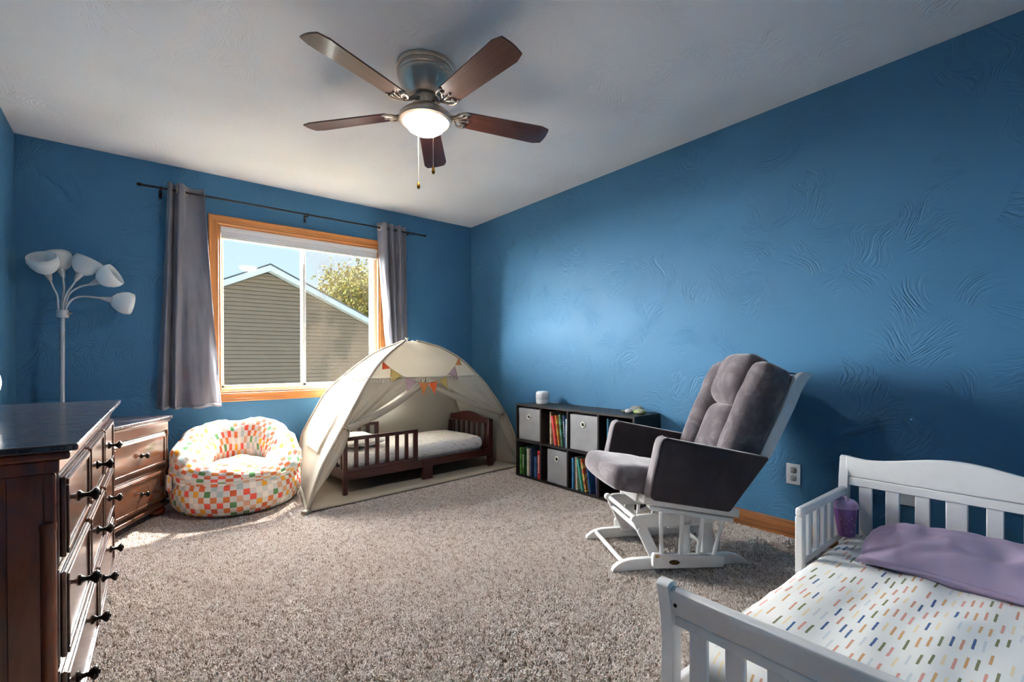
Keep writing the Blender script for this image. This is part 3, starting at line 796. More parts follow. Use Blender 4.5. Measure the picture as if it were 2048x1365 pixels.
# ------------------------------------------------------------------ dresser
def knob(parent, M4, mat=None, s=1.0):
    b = MB(); b.lathe([(0, 0), (0.0135*s, 0), (0.014*s, 0.003), (0.009*s, 0.006), (0.0055*s, 0.012), (0.006*s, 0.020), (0.012*s, 0.026), (0.0165*s, 0.030), (0.017*s, 0.034), (0.013*s, 0.039), (0.006*s, 0.040), (0.005*s, 0.043), (0, 0.043)], 20, M4)
    return b.build('knob', mat or M['knob'], parent, smooth=50)
RX90 = Matrix.Rotation(pi/2, 4, 'Y')     # z axis -> +x
def drawer_front(root, y0, y1, z0, z1, x, knobs, mat, th=0.020, inset=0.030):
    """overlay drawer in the plane x (facing +x), raised moulded panel"""
    b = MB()
    b.box(x, x+th*0.55, y0, y1, z0, z1)
    i = 0.010; b.box(x+th*0.55, x+th, y0+i, y1-i, z0+i, z1-i)
    o = b.build('drawer', mat, root, smooth=0, bevel=0.0035)
    # moulded frame around the panel
    fr = MB(); q = inset
    for (a0, a1, c0, c1) in ((y0+i+0.006, y1-i-0.006, z0+i+0.006, z0+q), (y0+i+0.006, y1-i-0.006, z1-q, z1-i-0.006), (y0+i+0.006, y0+q, z0+q, z1-q), (y1-q, y1-i-0.006, z0+q, z1-q)):
        fr.box(x+th, x+th+0.0045, a0, a1, c0, c1)
    fr.build('drawer_moulding', mat, o, smooth=0, bevel=0.003)
    for ky in knobs:
        knob(o, Matrix.Translation((x+th, ky, (z0+z1)/2)) @ RX90)
    return o
DY0, DY1, DXF, DXB, DH = 1.385, 2.760, -0.104, -0.538, 0.826
dr = thing('dresser', 'long dark brown wooden dresser with black knobs in the left foreground', 'dresser', ((DXF+DXB)/2, (DY0+DY1)/2, 0), R(-2.0))
ox, oy = dr.location.x, dr.location.y
def DB(b): b.v = [p-V(ox, oy, 0) for p in b.v]; return b
x0, x1 = DXB-ox, DXF-ox; y0, y1 = DY0-oy, DY1-oy
b = MB(); b.box(x0, x1-0.012, y0+0.018, y1-0.018, 0.10, DH-0.060); b.build('body', M['cherry'], dr, bevel=0.002)
# top slab with moulding
prof = [(0.030, 0.0), (0.034, -0.006), (0.034, -0.012), (0.028, -0.020), (0.022, -0.022), (0.022, -0.030), (0.012, -0.040), (0.010, -0.062), (-0.02, -0.062)]
b = MB(); b.box(x0-0.004, x1+0.036, y0-0.014, y1+0.006, DH-0.015, DH); b.build('top', M['dresser_top'], dr, bevel=0.004)
b = MB(); b.box(x0, x1+0.022, y0-0.004, y1+0.004, DH-0.034, DH-0.015); b.build('top_moulding', M['cherry'], dr, bevel=0.006, seg=3)
b = MB(); b.box(x0, x1+0.004, y0+0.006, y1-0.006, DH-0.062, DH-0.034); b.build('frieze', M['cherry'], dr, bevel=0.003)
for yy, sg in ((y0, 1), (y1, -1)):
    b = MB()
    a, c = sorted((yy+sg*0.006, yy+sg*0.018))
    b.box(x0, x0+0.06, a, c, 0.10, DH-0.062); b.box(x1-0.075, x1-0.012, a, c, 0.10, DH-0.062)
    b.box(x0+0.06, x1-0.075, a, c, 0.10, 0.17); b.box(x0+0.06, x1-0.075, a, c, DH-0.12, DH-0.062)
    b.build('side_panel_frame', M['cherry'], dr, bevel=0.002)
    b = MB(); c0, c1 = sorted((yy+sg*0.004, yy+sg*0.022))
    b.box(x1-0.022, x1-0.002, c0, c1, 0.10, DH-0.062); b.build('corner_post', M['cherry'], dr, bevel=0.005, seg=3)
    b = MB(); b.lathe([(0.013, 0.15), (0.015, 0.16), (0.013, 0.17), (0.013, 0.60), (0.015, 0.61), (0.013, 0.62)], 14, Matrix.Translation((x1-0.014, yy+sg*0.008, 0.04))); b.build('pilaster', M['cherry'], dr, smooth=60)
b = MB(); b.box(x0, x1+0.002, y0+0.004, y1-0.004, 0.085, 0.102); b.box(x0+0.01, x1-0.006, y0+0.014, y1-0.014, 0.065, 0.086)
b.build('base_moulding', M['cherry_y'], dr, bevel=0.005, seg=3)
for (fx_, fy_) in ((x1-0.05, y0+0.06), (x1-0.05, y1-0.06), (x0+0.05, y0+0.06), (x0+0.05, y1-0.06)):
    b = MB(); b.lathe([(0.0, 0.0), (0.028, 0.0), (0.042, 0.012), (0.046, 0.026), (0.040, 0.042), (0.028, 0.050), (0.028, 0.056), (0.036, 0.060), (0.036, 0.068), (0, 0.068)], 22, Matrix.Translation((fx_, fy_, 0))); b.build('foot', M['cherry'], dr, smooth=50)
iy0, iy1 = y0+0.026, y1-0.026; wd = (iy1-iy0)
rows = [(0.560, 0.758, 3), (0.340, 0.548, 3), (0.112, 0.328, 2)]
for z0_, z1_, n in rows:
    w = wd/n
    for k in range(n):
        a, c = iy0+k*w+0.006, iy0+(k+1)*w-0.006
        kn = [(a+c)/2] if n == 3 else [a+(c-a)*0.26, a+(c-a)*0.76]
        drawer_front(dr, a, c, z0_, z1_, x1-0.012, kn, M['cherry_y'], th=0.022)

# white globe night light on the dresser
g = thing('night_light', 'white globe night light standing on the dresser at the left edge', 'night light', (-0.420, 2.275, DH))
b = MB(); b.lathe([(0, 0), (0.045, 0), (0.047, 0.006), (0.040, 0.016), (0.036, 0.026), (0, 0.026)], 28); b.build('base', M['white_plastic'], g, smooth=40)
b = MB(); b.lathe([(0.030, 0.022)]+[(0.080*cos(t), 0.104+0.080*sin(t)) for t in [(-1.18+0.18*k) for k in range(15)]]+[(0, 0.184)], 32); b.build('globe', M['white_plastic'], g, smooth=180)

# ------------------------------------------------------------------ nightstand
ns_fr = V(0.180, 3.845, 0)     # front right foot corner
d_w = V(sin(R(29.4)), cos(R(29.4)), 0)   # along the front, towards the wall
nw, nd, nh = 0.60, 0.40, 0.640
nrm_f = V(d_w.y, -d_w.x, 0)    # front normal
ctr = ns_fr - d_w*(nw/2) - nrm_f*(nd/2)
ns = thing('nightstand', 'brown two drawer nightstand set at an angle in the corner', 'nightstand', (ctr.x, ctr.y, 0), math.atan2(nrm_f.y, nrm_f.x))
hx_, hy_ = nd/2, nw/2       # local +x = front, +y = towards window wall
b = MB(); b.box(-hx_, hx_-0.012, -hy_+0.012, hy_-0.012, 0.085, nh-0.05); b.build('body', M['cherry_y'], ns, bevel=0.003)
b = MB(); b.box(-hx_, hx_+0.022, -hy_-0.010, hy_+0.010, nh-0.018, nh); b.build('top', M['dresser_top'], ns, bevel=0.004)
b = MB(); b.box(-hx_, hx_+0.012, -hy_-0.002, hy_+0.002, nh-0.036, nh-0.018); b.build('top_moulding', M['cherry_y'], ns, bevel=0.006, seg=3)
b = MB(); b.box(-hx_, hx_, -hy_+0.006, hy_-0.006, nh-0.092, nh-0.036); b.build('frieze', M['cherry_y'], ns, bevel=0.002)
for sg in (-1, 1):
    b = MB(); b.lathe([(0.012, 0.10), (0.016, 0.11), (0.012, 0.125), (0.014, 0.3), (0.012, 0.50), (0.016, 0.52), (0.014, 0.55)], 14, Matrix.Translation((hx_-0.012, sg*(hy_-0.014), 0))); b.build('pilaster', M['cherry_y'], ns, smooth=60)
    for fx_ in (hx_-0.05, -hx_+0.05):
        b = MB(); b.lathe([(0.0, 0.0), (0.030, 0.0), (0.046, 0.012), (0.050, 0.028), (0.044, 0.044), (0.030, 0.052), (0.030, 0.060), (0, 0.060)], 22, Matrix.Translation((fx_, sg*(hy_-0.055), 0))); b.build('foot', M['cherry'], ns, smooth=50)
b = MB(); b.box(-hx_, hx_+0.010, -hy_-0.004, hy_+0.004, 0.066, 0.086); b.box(-hx_, hx_, -hy_+0.004, hy_-0.004, 0.056, 0.068); b.build('base_moulding', M['cherry_y'], ns, bevel=0.005, seg=3)
for (z0_, z1_) in ((0.325, 0.540), (0.098, 0.308)):
    drawer_front(ns, -hy_+0.034, hy_-0.034, z0_, z1_, hx_-0.012, [0.0], M['cherry_y'], th=0.016)

# ------------------------------------------------------------------ bean bag chair
bb = thing('bean_bag_chair', 'plump bean bag chair in multicoloured checked cotton below the window', 'bean bag', (0.575, 3.790, 0))
bb.scale = (0.965, 0.965, 1.0)
BR_ = 0.405
fdir = math.atan2(-1.0, -0.10)      # opening faces the room
def wr(p, s, a): return fbm(p*s, 3)*a
b = MB()
prof = [(0.0, 0.012), (0.20, 0.004), (0.33, 0.004), (0.385, 0.030), (0.412, 0.085), (0.416, 0.150), (0.404, 0.205), (0.386, 0.232), (0.392, 0.240), (0.375, 0.275), (0.30, 0.300), (0.15, 0.290), (0.0, 0.280)]
def base_fn(u, v):
    r, z = catmull(prof, v); w = 2*pi*u
    k = 1.0+0.02*sin(3*w+0.4)
    p = V(r*cos(w)*k, r*sin(w)*k*0.98, max(0.003, z))
    q = wr(p, 6, 0.012)*min(1, z*8+0.1)
    return p+V(cos(w), sin(w), 0.4)*q
arc = [0.0]
for i_ in range(40):
    a_ = catmull(prof, i_/40); c_ = catmull(prof, (i_+1)/40); arc.append(arc[-1]+(c_-a_).length)
def arcv(v): return arc[min(40, int(round(v*40)))]
b.grid(base_fn, 64, 40, lambda u, v: (u*2*pi*0.408, arcv(v)), closeu=True)
b.build('base', M['check'], bb, smooth=180)
# horseshoe back
b = MB()
def ring_fn(u, v):
    w = 2*pi*u; ph = w-fdir          # 0 at the open front
    k = 0.5-0.5*cos(ph)              # 0 front .. 1 back
    k2 = k*k*(3-2*k)
    top = 0.315+0.245*k2**0.75; bot = 0.16
    cz = (top+bot)/2; hz_ = (top-bot)/2
    Rm = 0.292+0.016*k; th = 0.108+0.020*k2
    c = 2*pi*v
    lean = 0.055*k2*(sin(c)*0.5+0.5)
    r = Rm+cos(c)*th-0.01*k+lean*0.2
    z = cz+sin(c)*hz_
    lob = 1.0-0.030*abs(sin(ph*2.5))**6*(0.4+k)
    p = V(cos(w)*r*lob, sin(w)*r*lob, z*(1.0-0.02*abs(sin(ph*2.5))**8))
    n_ = wr(p+V(3, 1, 2), 7, 0.018)+wr(p+V(1, 5, 2), 17, 0.008)
    return p+V(cos(w)*cos(c), sin(w)*cos(c), sin(c))*n_
b.grid(ring_fn, 88, 40, lambda u, v: (u*2*pi*0.33, v*2*pi*0.15), closeu=True, closev=True)
b.build('back_roll', M['check'], bb, smooth=180)
b = MB()
def seat_fn(u, v):
    w = 2*pi*u; r = 0.235*v
    z = 0.325-0.05*v**2.5-0.035*max(0, v-0.85)/0.15
    c = V(cos(fdir), sin(fdir), 0)*0.05
    p = V(cos(w)*r, sin(w)*r, z)+c
    return p+V(0, 0, wr(p+V(7, 2, 0), 8, 0.016))
b.grid(seat_fn, 40, 14, lambda u, v: (cos(2*pi*u)*0.235*v+0.011, sin(2*pi*u)*0.235*v), closeu=True)
b.build('seat', M['check'], bb, smooth=180)
for (ang, r_, z_) in ((fdir-1.35, 0.415, 0.215), (fdir+1.75, 0.410, 0.16)):
    b = MB(); d = V(cos(ang), sin(ang), 0); t_ = V(-sin(ang), cos(ang), 0)
    Mx = Matrix.Translation(d*(r_+0.004)+V(0, 0, z_)) @ Matrix.Rotation(ang, 4, 'Z')
    b.softbox(0.014, 0.030, 0.052, 0.010, 4, None, Mx); b.build('side_handle', M['check'], bb, smooth=180)
b = MB(); ring = [V(cos(2*pi*k/64)*0.398, sin(2*pi*k/64)*0.390, 0.236+0.004*sin(k*0.7)) for k in range(64)]
b.tube(ring, 0.0055, 6, closed=True); b.build('seam_piping', M['check'], bb, smooth=180)

# ------------------------------------------------------------------ play tent
APX = V(1.84, 3.75, 1.172)
FLf, FRf, BRf, BLf = V(.872, 3.228, 0), V(2.835, 3.40, 0), V(2.765, 4.235, 0), V(1.062, 4.215, 0)
PF = {'FL': (FLf, [(0, 0), (.06, .15), (.12, .272), (.24, .435), (.35, .578), (.52, .808), (.64, .944), (.77, 1.043), (.90, 1.118), (1, 1.165)]),
      'FR': (FRf, [(0, 0), (.03, .16), (.07, .33), (.13, .47), (.21, .61), (.34, .80), (.53, 1.00), (.70, 1.107), (.82, 1.149), (1, 1.168)]),
      'BR': (BRf, [(0, 0), (.03, .16), (.07, .33), (.13, .47), (.21, .61), (.34, .80), (.53, 1.00), (.70, 1.107), (.82, 1.149), (1, 1.168)]),
      'BL': (BLf, [(0, 0), (.02, .22), (.05, .38), (.24, .70), (.34, .80), (.53, .945), (.70, 1.06), (.85, 1.12), (1, 1.165)])}
def pole(k, z):          # point on a pole at height z (0..apex)
    foot, tab = PF[k]
    s_ = interp([(b_, a_) for a_, b_ in tab], z)
    p = foot.lerp(V(APX.x, APX.y, 0), s_); p.z = z; return p
ZT = 1.164
zs = [ZT*(1-(1-k/26)**1.35) for k in range(27)]
def sm_pole(k, t):       # smoothed, t 0..1
    z_ = ZT*(1-(1-t)**1.5)
    a_ = pole(k, max(0, z_-0.03)); c_ = pole(k, z_); e_ = pole(k, min(ZT, z_+0.03))
    p = (a_+c_*2+e_)/4; p.z = z_; return p
tent = thing('play_tent', 'cream canvas dome play tent over the dark toddler bed', 'tent', (1.84, 3.75, 0))
TO = V(1.84, 3.75, 0)
def TP(b): b.v = [p-TO for p in b.v]; return b
def panel(k0, k1, t0=0.0, t1=1.0, bulge=0.0, nu=28, nv=26, seed=0.0):
    b = MB()
    def fn(u, v):
        t = lerp(t0, t1, v); a_ = sm_pole(k0, t); c_ = sm_pole(k1, t)
        p = a_.lerp(c_, u)
        out = V(p.x-TO.x, p.y-TO.y, 0.0)
        w_ = (c_-a_); nn = V(w_.y, -w_.x, 0)
        if nn.length > 1e-4:
            nn.normalize()
            if nn.dot(out) < 0: nn = -nn
            p += nn*(bulge*sin(pi*u)*w_.length*(1-0.5*t)+fbm(V(u*3+seed, v*4, seed))*0.010*sin(pi*u))
        return p
    b.grid(fn, nu, nv); return b
TP(panel('FL', 'BL', bulge=-0.015, seed=1)).build('left_panel', M['canvas'], tent, smooth=180)
TP(panel('BL', 'BR', bulge=0.0, seed=2)).build('rear_panel', M['canvas'], tent, smooth=180)
TP(panel('FR', 'BR', bulge=-0.01, seed=3)).build('right_panel', M['canvas'], tent, smooth=180)
def t_of_z(z): return 1-(1-z/ZT)**(1/1.5)
ZS = 0.860
ts = t_of_z(ZS)
TP(panel('FL', 'FR', t0=ts, t1=1.0, bulge=0.0, seed=4)).build('front_top_panel', M['canvas'], tent, smooth=180)
for k in ('FL', 'FR', 'BL', 'BR'):
    b = MB(); b.tube([sm_pole(k, i/40)+V(0, 0, 0.002) for i in range(41)], 0.0105, 8); TP(b).build('pole_sleeve', M['canvas_trim'], tent, smooth=180)
for k in ('FL', 'FR', 'BL', 'BR'):
    p = sm_pole(k, 0); d = (TO-p); d.z = 0; d.normalize()
    b = MB(); b.softbox(0.030, 0.022, 0.012, 0.010, 4, None, Matrix.Translation(p+V(0, 0, 0.014)) @ Matrix.Rotation(math.atan2(d.y, d.x), 4, 'Z')); TP(b).build('foot_pocket', M['canvas_trim'], tent, smooth=180)
sL, sR = sm_pole('FL', ts), sm_pole('FR', ts)
SC = sL.lerp(sR, 0.475)+V(0, -0.01, -0.045)
def flap(k, tie_z, seam_end, seed, lower_in):
    tie = pole(k, tie_z)+V(0, -0.006, 0)
    b = MB()
    sgn = 1 if k == 'FL' else -1
    def fn(u, v):        # u: 0 at the pole .. 1 at the rolled edge, v: 0 seam .. 1 tie
        top = seam_end.lerp(SC+V(0, 0.006, 0.043), u)
        side = pole(k, lerp(ZS, tie_z, v))
        low = tie+V(sgn*0.035*u, -0.012*u, -0.02*u)
        p = top.lerp(low, v**0.92)
        if u < 0.25: p = side.lerp(p, u/0.25) if v < 1 else p
        pl = sin(u*26+seed)*0.010*(1-abs(2*v-1.0)**2*0.6)*v + fbm(V(u*4+seed, v*2, seed))*0.012
        return p+V(0, -1, 0.2)*pl
    b.grid(fn, 40, 20)
    TP(b).build('door_flap', M['canvas'], tent, smooth=180, solid=0.002)
    # rolled edge
    b = MB(); e0 = SC+V(0, -0.004, 0); e1 = tie+V(sgn*0.028, -0.016, -0.012)
    pts = []
    for i in range(17):
        q = i/16; p = e0.lerp(e1, q)+V(0, -0.004*sin(q*pi), -0.028*sin(q*pi)); pts.append(p)
    b.tube(pts, [0.008+0.018*sin(min(1, (i/16)*1.2+0.1)*pi*0.62) for i in range(17)], 10); TP(b).build('rolled_edge', M['canvas_trim'], tent, smooth=180)
    # hanging lower part
    b = MB()
    def lo(u, v):
        s0 = pole(k, lerp(tie_z, 0.02, v))+V(0, -0.004, 0)
        wdt = lower_in*(0.30+0.70*sin(min(1, v*1.15+0.08)*pi)**0.8)*(1-0.15*v)
        p = s0+V(sgn*wdt*u, 0.02*u+0.010*sin(u*7+seed)*(1-v*0.5), -0.02*u*(1-v))
        p.z = max(0.012, p.z)
        return p
    b.grid(lo, 16, 22); TP(b).build('lower_flap', M['canvas'], tent, smooth=180, solid=0.002)
    b = MB(); b.tube([tie+V(-0.012, -0.016, 0.010), tie+V(0.012*sgn, -0.028, -0.004), tie+V(0.034*sgn, -0.020, -0.014), tie+V(0.036*sgn, 0.0, -0.008)], 0.004, 8)
    b.tube([tie+V(0.03*sgn, -0.024, -0.012), tie+V(0.034*sgn, -0.030, -0.040), tie+V(0.030*sgn, -0.028, -0.070)], 0.003, 6)
    TP(b).build('tie_band', M['canvas_trim'], tent, smooth=180)
flap('FL', 0.520, sL, 0.3, 0.105)
flap('FR', 0.520, sR, 2.1, 0.10)
# tassel fringe along the seam and on the left panel
def fringe(p0, p1, n, off, ln):
    b = MB()
    for i in range(n):
        p = p0.lerp(p1, (i+0.5)/n)+off; j = V(0.004*sin(i*2.1), 0, 0)
        b.tube([p, p+V(0, 0, -ln*0.45)+j, p+V(0, 0, -ln)+j*1.5], [0.0020, 0.0052, 0.0062], 5)
    b.tube([p0+off+V(0, 0, 0.003), p1+off+V(0, 0, 0.003)], 0.0045, 6)
    o = TP(b).build('tassel_fringe', M['tassel'], tent, smooth=180); o['kind'] = 'stuff'
fringe(sL, sR, 44, V(0, -0.008, -0.002), 0.046)
bL = sm_pole('BL', ts)
fringe(sL, bL, 16, V(-0.012, 0, 0), 0.04)
# window seams on the left panel
b = MB()
def onleft(z_, u): 
    t = t_of_z(z_); return sm_pole('FL', t).lerp(sm_pole('BL', t), u)+V(-0.010, -0.006, 0.004)
for (za, ua, zb, ub) in ((0.60, 0.24, 0.36, 0.20), (0.60, 0.30, 0.575, 0.62)):
    b.tube([onleft(lerp(za, zb, i/10), lerp(ua, ub, i/10)+0.012*sin(i*1.3)) for i in range(11)], 0.0022, 5)
TP(b).build('window_cord', M['canvas_trim'], tent, smooth=180)
b = MB(); b.grid(lambda u, v: onleft(lerp(0.60, 0.33, v), lerp(0.28, 0.74, u)), 12, 12); TP(b).build('window_flap', M['canvas'], tent, smooth=180)
for p in (APX+V(0, -0.008, 0.010), pole('BL', 1.09)+V(0, 0, 0.010)):
    b = MB()
    for sg in (-1, 1): b.tube([p, p+V(sg*0.012, -0.006, 0.012), p+V(sg*0.018, -0.008, 0.0), p+V(0, -0.008, -0.004)], 0.0028, 6)
    b.tube([p+V(0, -0.006, 0), p+V(0.006, -0.014, -0.030)], 0.0028, 6)
    TP(b).build('tie_bow', M['tassel'], tent, smooth=180)
# floor mat
b = MB()
def mat_fn(u, v):
    a_ = FLf.lerp(FRf, u); c_ = BLf.lerp(BRf, u); p = a_.lerp(c_, v)
    p.z = 0.006+0.004*(fbm(V(u*7, v*4, 0))+0.5)
    if v < 0.12: p.z += 0.010*sin(pi*u)*sin(v/0.12*pi)
    return p
b.grid(mat_fn, 40, 20); TP(b).build('floor_mat', M['canvas_trim'], tent, smooth=180, solid=0.003)

# bunting
bun = thing('bunting', 'string of small coloured pennant flags across the tent opening', 'bunting', (APX.x, 3.55, 0.86))
BO = Vector(bun.location)
bl_, br_ = pole('FL', 0.992)+V(-0.002, -0.016, 0), pole('FR', 1.025)+V(0, -0.018, 0)
bmid = SC+V(0.0, -0.062, -0.002)
def bpt(t):
    p = bl_.lerp(br_, t); low = bmid
    k = 4*t*(1-t); chord = bl_.lerp(br_, 0.5)
    p = p+(low-chord)*k**0.92; return p
b = MB(); b.tube([bpt(i/40)-BO for i in range(41)], 0.0022, 6); b.build('string', M['canvas_trim'], bun, smooth=180)
fcols = [('red orange', srgb(226, 92, 46)), ('mustard', srgb(200, 172, 104)), ('mauve', srgb(178, 148, 152)), ('rust', srgb(206, 130, 74)), ('bright orange', srgb(238, 106, 50)), ('mustard', srgb(196, 172, 96)), ('mauve', srgb(180, 150, 156)), ('rust', srgb(204, 124, 66))]
fm = {}
for (nm, c) in fcols:
    if nm not in fm: fm[nm] = plain('flag_'+nm.replace(' ', '_'), c, 0.85, var=0.05, nscale=60)
for i, (nm, c) in enumerate(fcols):
    t = (0.015, 0.135, 0.285, 0.432, 0.545, 0.690, 0.842, 0.975)[i]
    a_ = bpt(max(0, t-0.060)); c_ = bpt(min(1, t+0.060)); mid = (a_+c_)/2
    ln = 0.104 if 0 < i < 7 else 0.055
    dv = c_-a_; nn_ = V(dv.z, 0, -dv.x).normalized()
    tip = mid+nn_*ln+V(0, -0.010, 0)
    b = MB()
    def ff(u, v, a_=a_, c_=c_, tip=tip, i=i):
        p = a_.lerp(c_, u).lerp(tip, v); return p+V(0, -0.006*sin(pi*u)*sin(pi*v*0.8+i), 0)-BO
    b.grid(ff, 6, 8); b.build('pennant', fm[nm], bun, smooth=180, solid=0.0015)

# ------------------------------------------------------------------ toddler bed in the tent
TB = thing('toddler_bed', 'dark cherry wooden toddler bed standing inside the play tent', 'bed', (1.215, 3.45, 0.0), R(4))
TBL, TBW = 1.405, 0.685
def post(b, x, y, z1, s=0.020, z0=0.008): b.box(x-s, x+s, y-s*0.8, y+s*0.8, z0, z1)
# headboard (right end)
hb = None
b = MB()
poly = []
for i in range(25):
    u = i/24; yy = u*TBW
    hump = 0.455+0.043*(0.5-0.5*cos(2*pi*min(1, max(0, (u-0.06)/0.88))))**1.0
    if u in (0, 1): hump -= 0.012
    poly.append((yy, hump))
poly = [(0, 0.400)]+poly+[(TBW, 0.400)]
b.prism(poly, lambda p, q, t: V(t, p, q), TBL-0.030, TBL-0.004)
hb = b.build('headboard', M['espresso'], TB, smooth=25, bevel=0.004)
for yy in (0.022, TBW-0.022):
    b = MB(); b.box(TBL-0.042, TBL+0.008, yy-0.018, yy+0.018, 0.008, 0.448); b.build('post', M['espresso'], hb, bevel=0.005)
b = MB(); b.box(TBL-0.028, TBL-0.006, 0.03, TBW-0.03, 0.115, 0.190); b.build('lower_rail', M['espresso'], hb, bevel=0.003)
for k in range(7):
    yy = 0.095+k*(TBW-0.19)/6
    b = MB(); b.box(TBL-0.024, TBL-0.010, yy-0.0125, yy+0.0125, 0.185, 0.405); b.build('slat', M['espresso'], hb, bevel=0.002)
# footboard (left end)
b = MB(); b.box(-0.018, 0.006, 0.02, TBW-0.02, 0.400, 0.435); fb = b.build('footboard', M['espresso'], TB, bevel=0.004)
for yy in (0.014, TBW-0.014):
    b = MB(); b.box(-0.024, 0.008, yy-0.016, yy+0.016, 0.008, 0.438); b.build('post', M['espresso'], fb, bevel=0.004)
b = MB(); b.box(-0.016, 0.004, 0.02, TBW-0.02, 0.115, 0.190); b.build('lower_rail', M['espresso'], fb, bevel=0.003)
for k in range(7):
    yy = 0.085+k*(TBW-0.17)/6
    b = MB(); b.box(-0.012, 0.001, yy-0.012, yy+0.012, 0.185, 0.405); b.build('slat', M['espresso'], fb, bevel=0.002)
for fy_, sg in ((0.004, 1), (TBW-0.004, -1)):
    b = MB(); a, c = sorted((fy_-0.004*sg, fy_+0.016*sg)); b.box(0.0, TBL-0.035, a, c, 0.112, 0.178); b.build('side_rail', M['espresso'], TB, bevel=0.003)
    # guard rail
    b = MB(); a, c = sorted((fy_-0.012*sg, fy_+0.010*sg)); b.box(-0.004, 0.598, a, c, 0.406, 0.434); gr = b.build('guard_rail', M['espresso'], TB, bevel=0.004)
    b = MB(); b.box(0.004, 0.598, a, c, 0.178, 0.204); b.build('bottom_bar', M['espresso'], gr, bevel=0.003)
    b = MB(); b.box(0.560, 0.598, a, c, 0.178, 0.430); b.build('end_post', M['espresso'], gr, bevel=0.003)
    for k in range(6):
        xx = 0.060+0.0845*k
        b = MB(); b.box(xx, xx+0.029, a+0.003, c-0.003, 0.200, 0.410); b.build('slat', M['espresso'], gr, bevel=0.002)
    b = MB(); a, c = sorted((fy_-0.012*sg, fy_+0.022*sg))
    b.box(0.645, 0.740, a, c, 0.010, 0.180); b.build('centre_leg', M['espresso'], TB, bevel=0.003)
    b = MB(); b.lathe([(0, 0), (0.006, 0), (0.006, 0.002), (0, 0.003)], 12, Matrix.Translation((0.692, a if sg > 0 else c, 0.150)) @ Matrix.Rotation(pi/2*sg, 4, 'X')); b.build('bolt', M['knob'], TB)
b = MB()
b.box(0.02, TBL-0.04, 0.02, TBW-0.02, 0.150, 0.160); b.build('mattress_deck', M['espresso'], TB)
mt = thing('mattress', 'crib mattress in a pale grey printed sheet on the dark bed', 'mattress', (0, 0, 0))
bx = TB.location; cR, sR_ = cos(R(4)), sin(R(4))
def bedpt(x, y, z): return (bx.x+x*cR-y*sR_, bx.y+x*sR_+y*cR, z)
mt.location = bedpt(TBL/2-0.018, TBW/2, 0.162); mt.rotation_euler = (0, 0, R(4))
def mpost(p):
    p.z += 0.010*(1-(p.x/0.66)**2)*(1-(p.y/0.31)**2)*(1 if p.z > 0 else 0)
    p += V(0, 0, 1)*fbm(p*5, 3)*0.006*(1 if p.z > 0 else 0)
    if abs(p.y) > 0.2: p.y += fbm(p*V(9, 1, 6) if False else V(p.x*9, 1, p.z*6), 2)*0.006
    return p
b = MB(); b.softbox(0.648, 0.305, 0.066, 0.055, 16, mpost, Matrix.Translation((0, 0, 0.067))); b.build('fitted_sheet', M['print_sheet'], mt, smooth=180)
b = MB(); b.softbox(0.630, 0.290, 0.030, 0.02, 4, None, Matrix.Translation((0, 0, 0.0305))); b.build('mattress_core', M['white_plastic'], mt, smooth=180)
def pillow_post(hx, hy, hz, s):
    def f(p):
        u, v = p.x/hx, p.y/hy
        k = max(0.12, (1-abs(u)**3.2))**0.55*max(0.12, (1-abs(v)**3.2))**0.55
        p.z *= k
        p.x *= 1-0.05*(v*v); p.y *= 1-0.05*(u*u)
        p += V(0, 0, 1)*fbm(V(p.x*7+s, p.y*7, s), 3)*0.010*k
        return p
    return f
pl = thing('pillow', 'flat pillow in a pale grey printed case at the foot of the dark bed', 'pillow', bedpt(0.235, TBW/2+0.02, 0.300), R(4))
b = MB(); b.softbox(0.165, 0.235, 0.050, 0.035, 12, pillow_post(0.165, 0.235, 0.05, 1.7), Matrix.Translation((0, 0, 0.050))); b.build('pillow_case', M['print_sheet'], pl, smooth=180)

# ------------------------------------------------------------------ cube bookshelf
BX0, BX1, BY0, BY1, BH, BT = 2.580, 2.872, 1.920, 3.160, 0.620, 0.016
shelf = thing('cube_bookshelf', 'low black eight cube bookshelf along the blue wall', 'bookshelf', ((BX0+BX1)/2, (BY0+BY1)/2, 0))
SO = Vector(shelf.location)
def SB(b): b.v = [p-SO for p in b.v]; return b
CW = (BY1-BY0-5*BT)/4; CH = (BH-3*BT)/2
for nm, z in (('top_board', BH-BT), ('middle_board', BT+CH), ('bottom_board', 0.0)):
    z = max(z, 0.001)
    b = MB(); b.box(BX0, BX1, BY0, BY1, z, z+BT); SB(b).build(nm, M['black_wood'], shelf, bevel=0.001)
for yy in (BY0, BY1-BT):
    b = MB(); b.box(BX0, BX1, yy, yy+BT, BT, BH-BT); SB(b).build('side_board', M['black_wood'], shelf, bevel=0.001)
def col_y(c):      # far end (left in view) is column 0
    hi = BY1-BT-c*(CW+BT); return hi-CW, hi
for c in range(3):
    lo, hi = col_y(c)
    for z0_ in (BT, 2*BT+CH):
        b = MB(); b.box(BX0+0.001, BX1-0.006, lo-BT, lo, z0_, z0_+CH); SB(b).build('divider', M['black_wood'], shelf, bevel=0.001)
b = MB(); b.box(BX1-0.005, BX1-0.001, BY0+0.002, BY1-0.002, 0.002, BH-0.002); SB(b).build('back_board', M['black_wood'], shelf)
for yy in (col_y(0)[0], col_y(1)[0], col_y(2)[0]):
    b = MB(); b.lathe([(0, 0), (0.004, 0), (0.004, 0.001), (0, 0.0012)], 10, Matrix.Translation((2.70, yy-BT/2, BH))); SB(b).build('screw_cap', M['cavity'], shelf)
ROW = {0: BT, 1: 2*BT+CH}
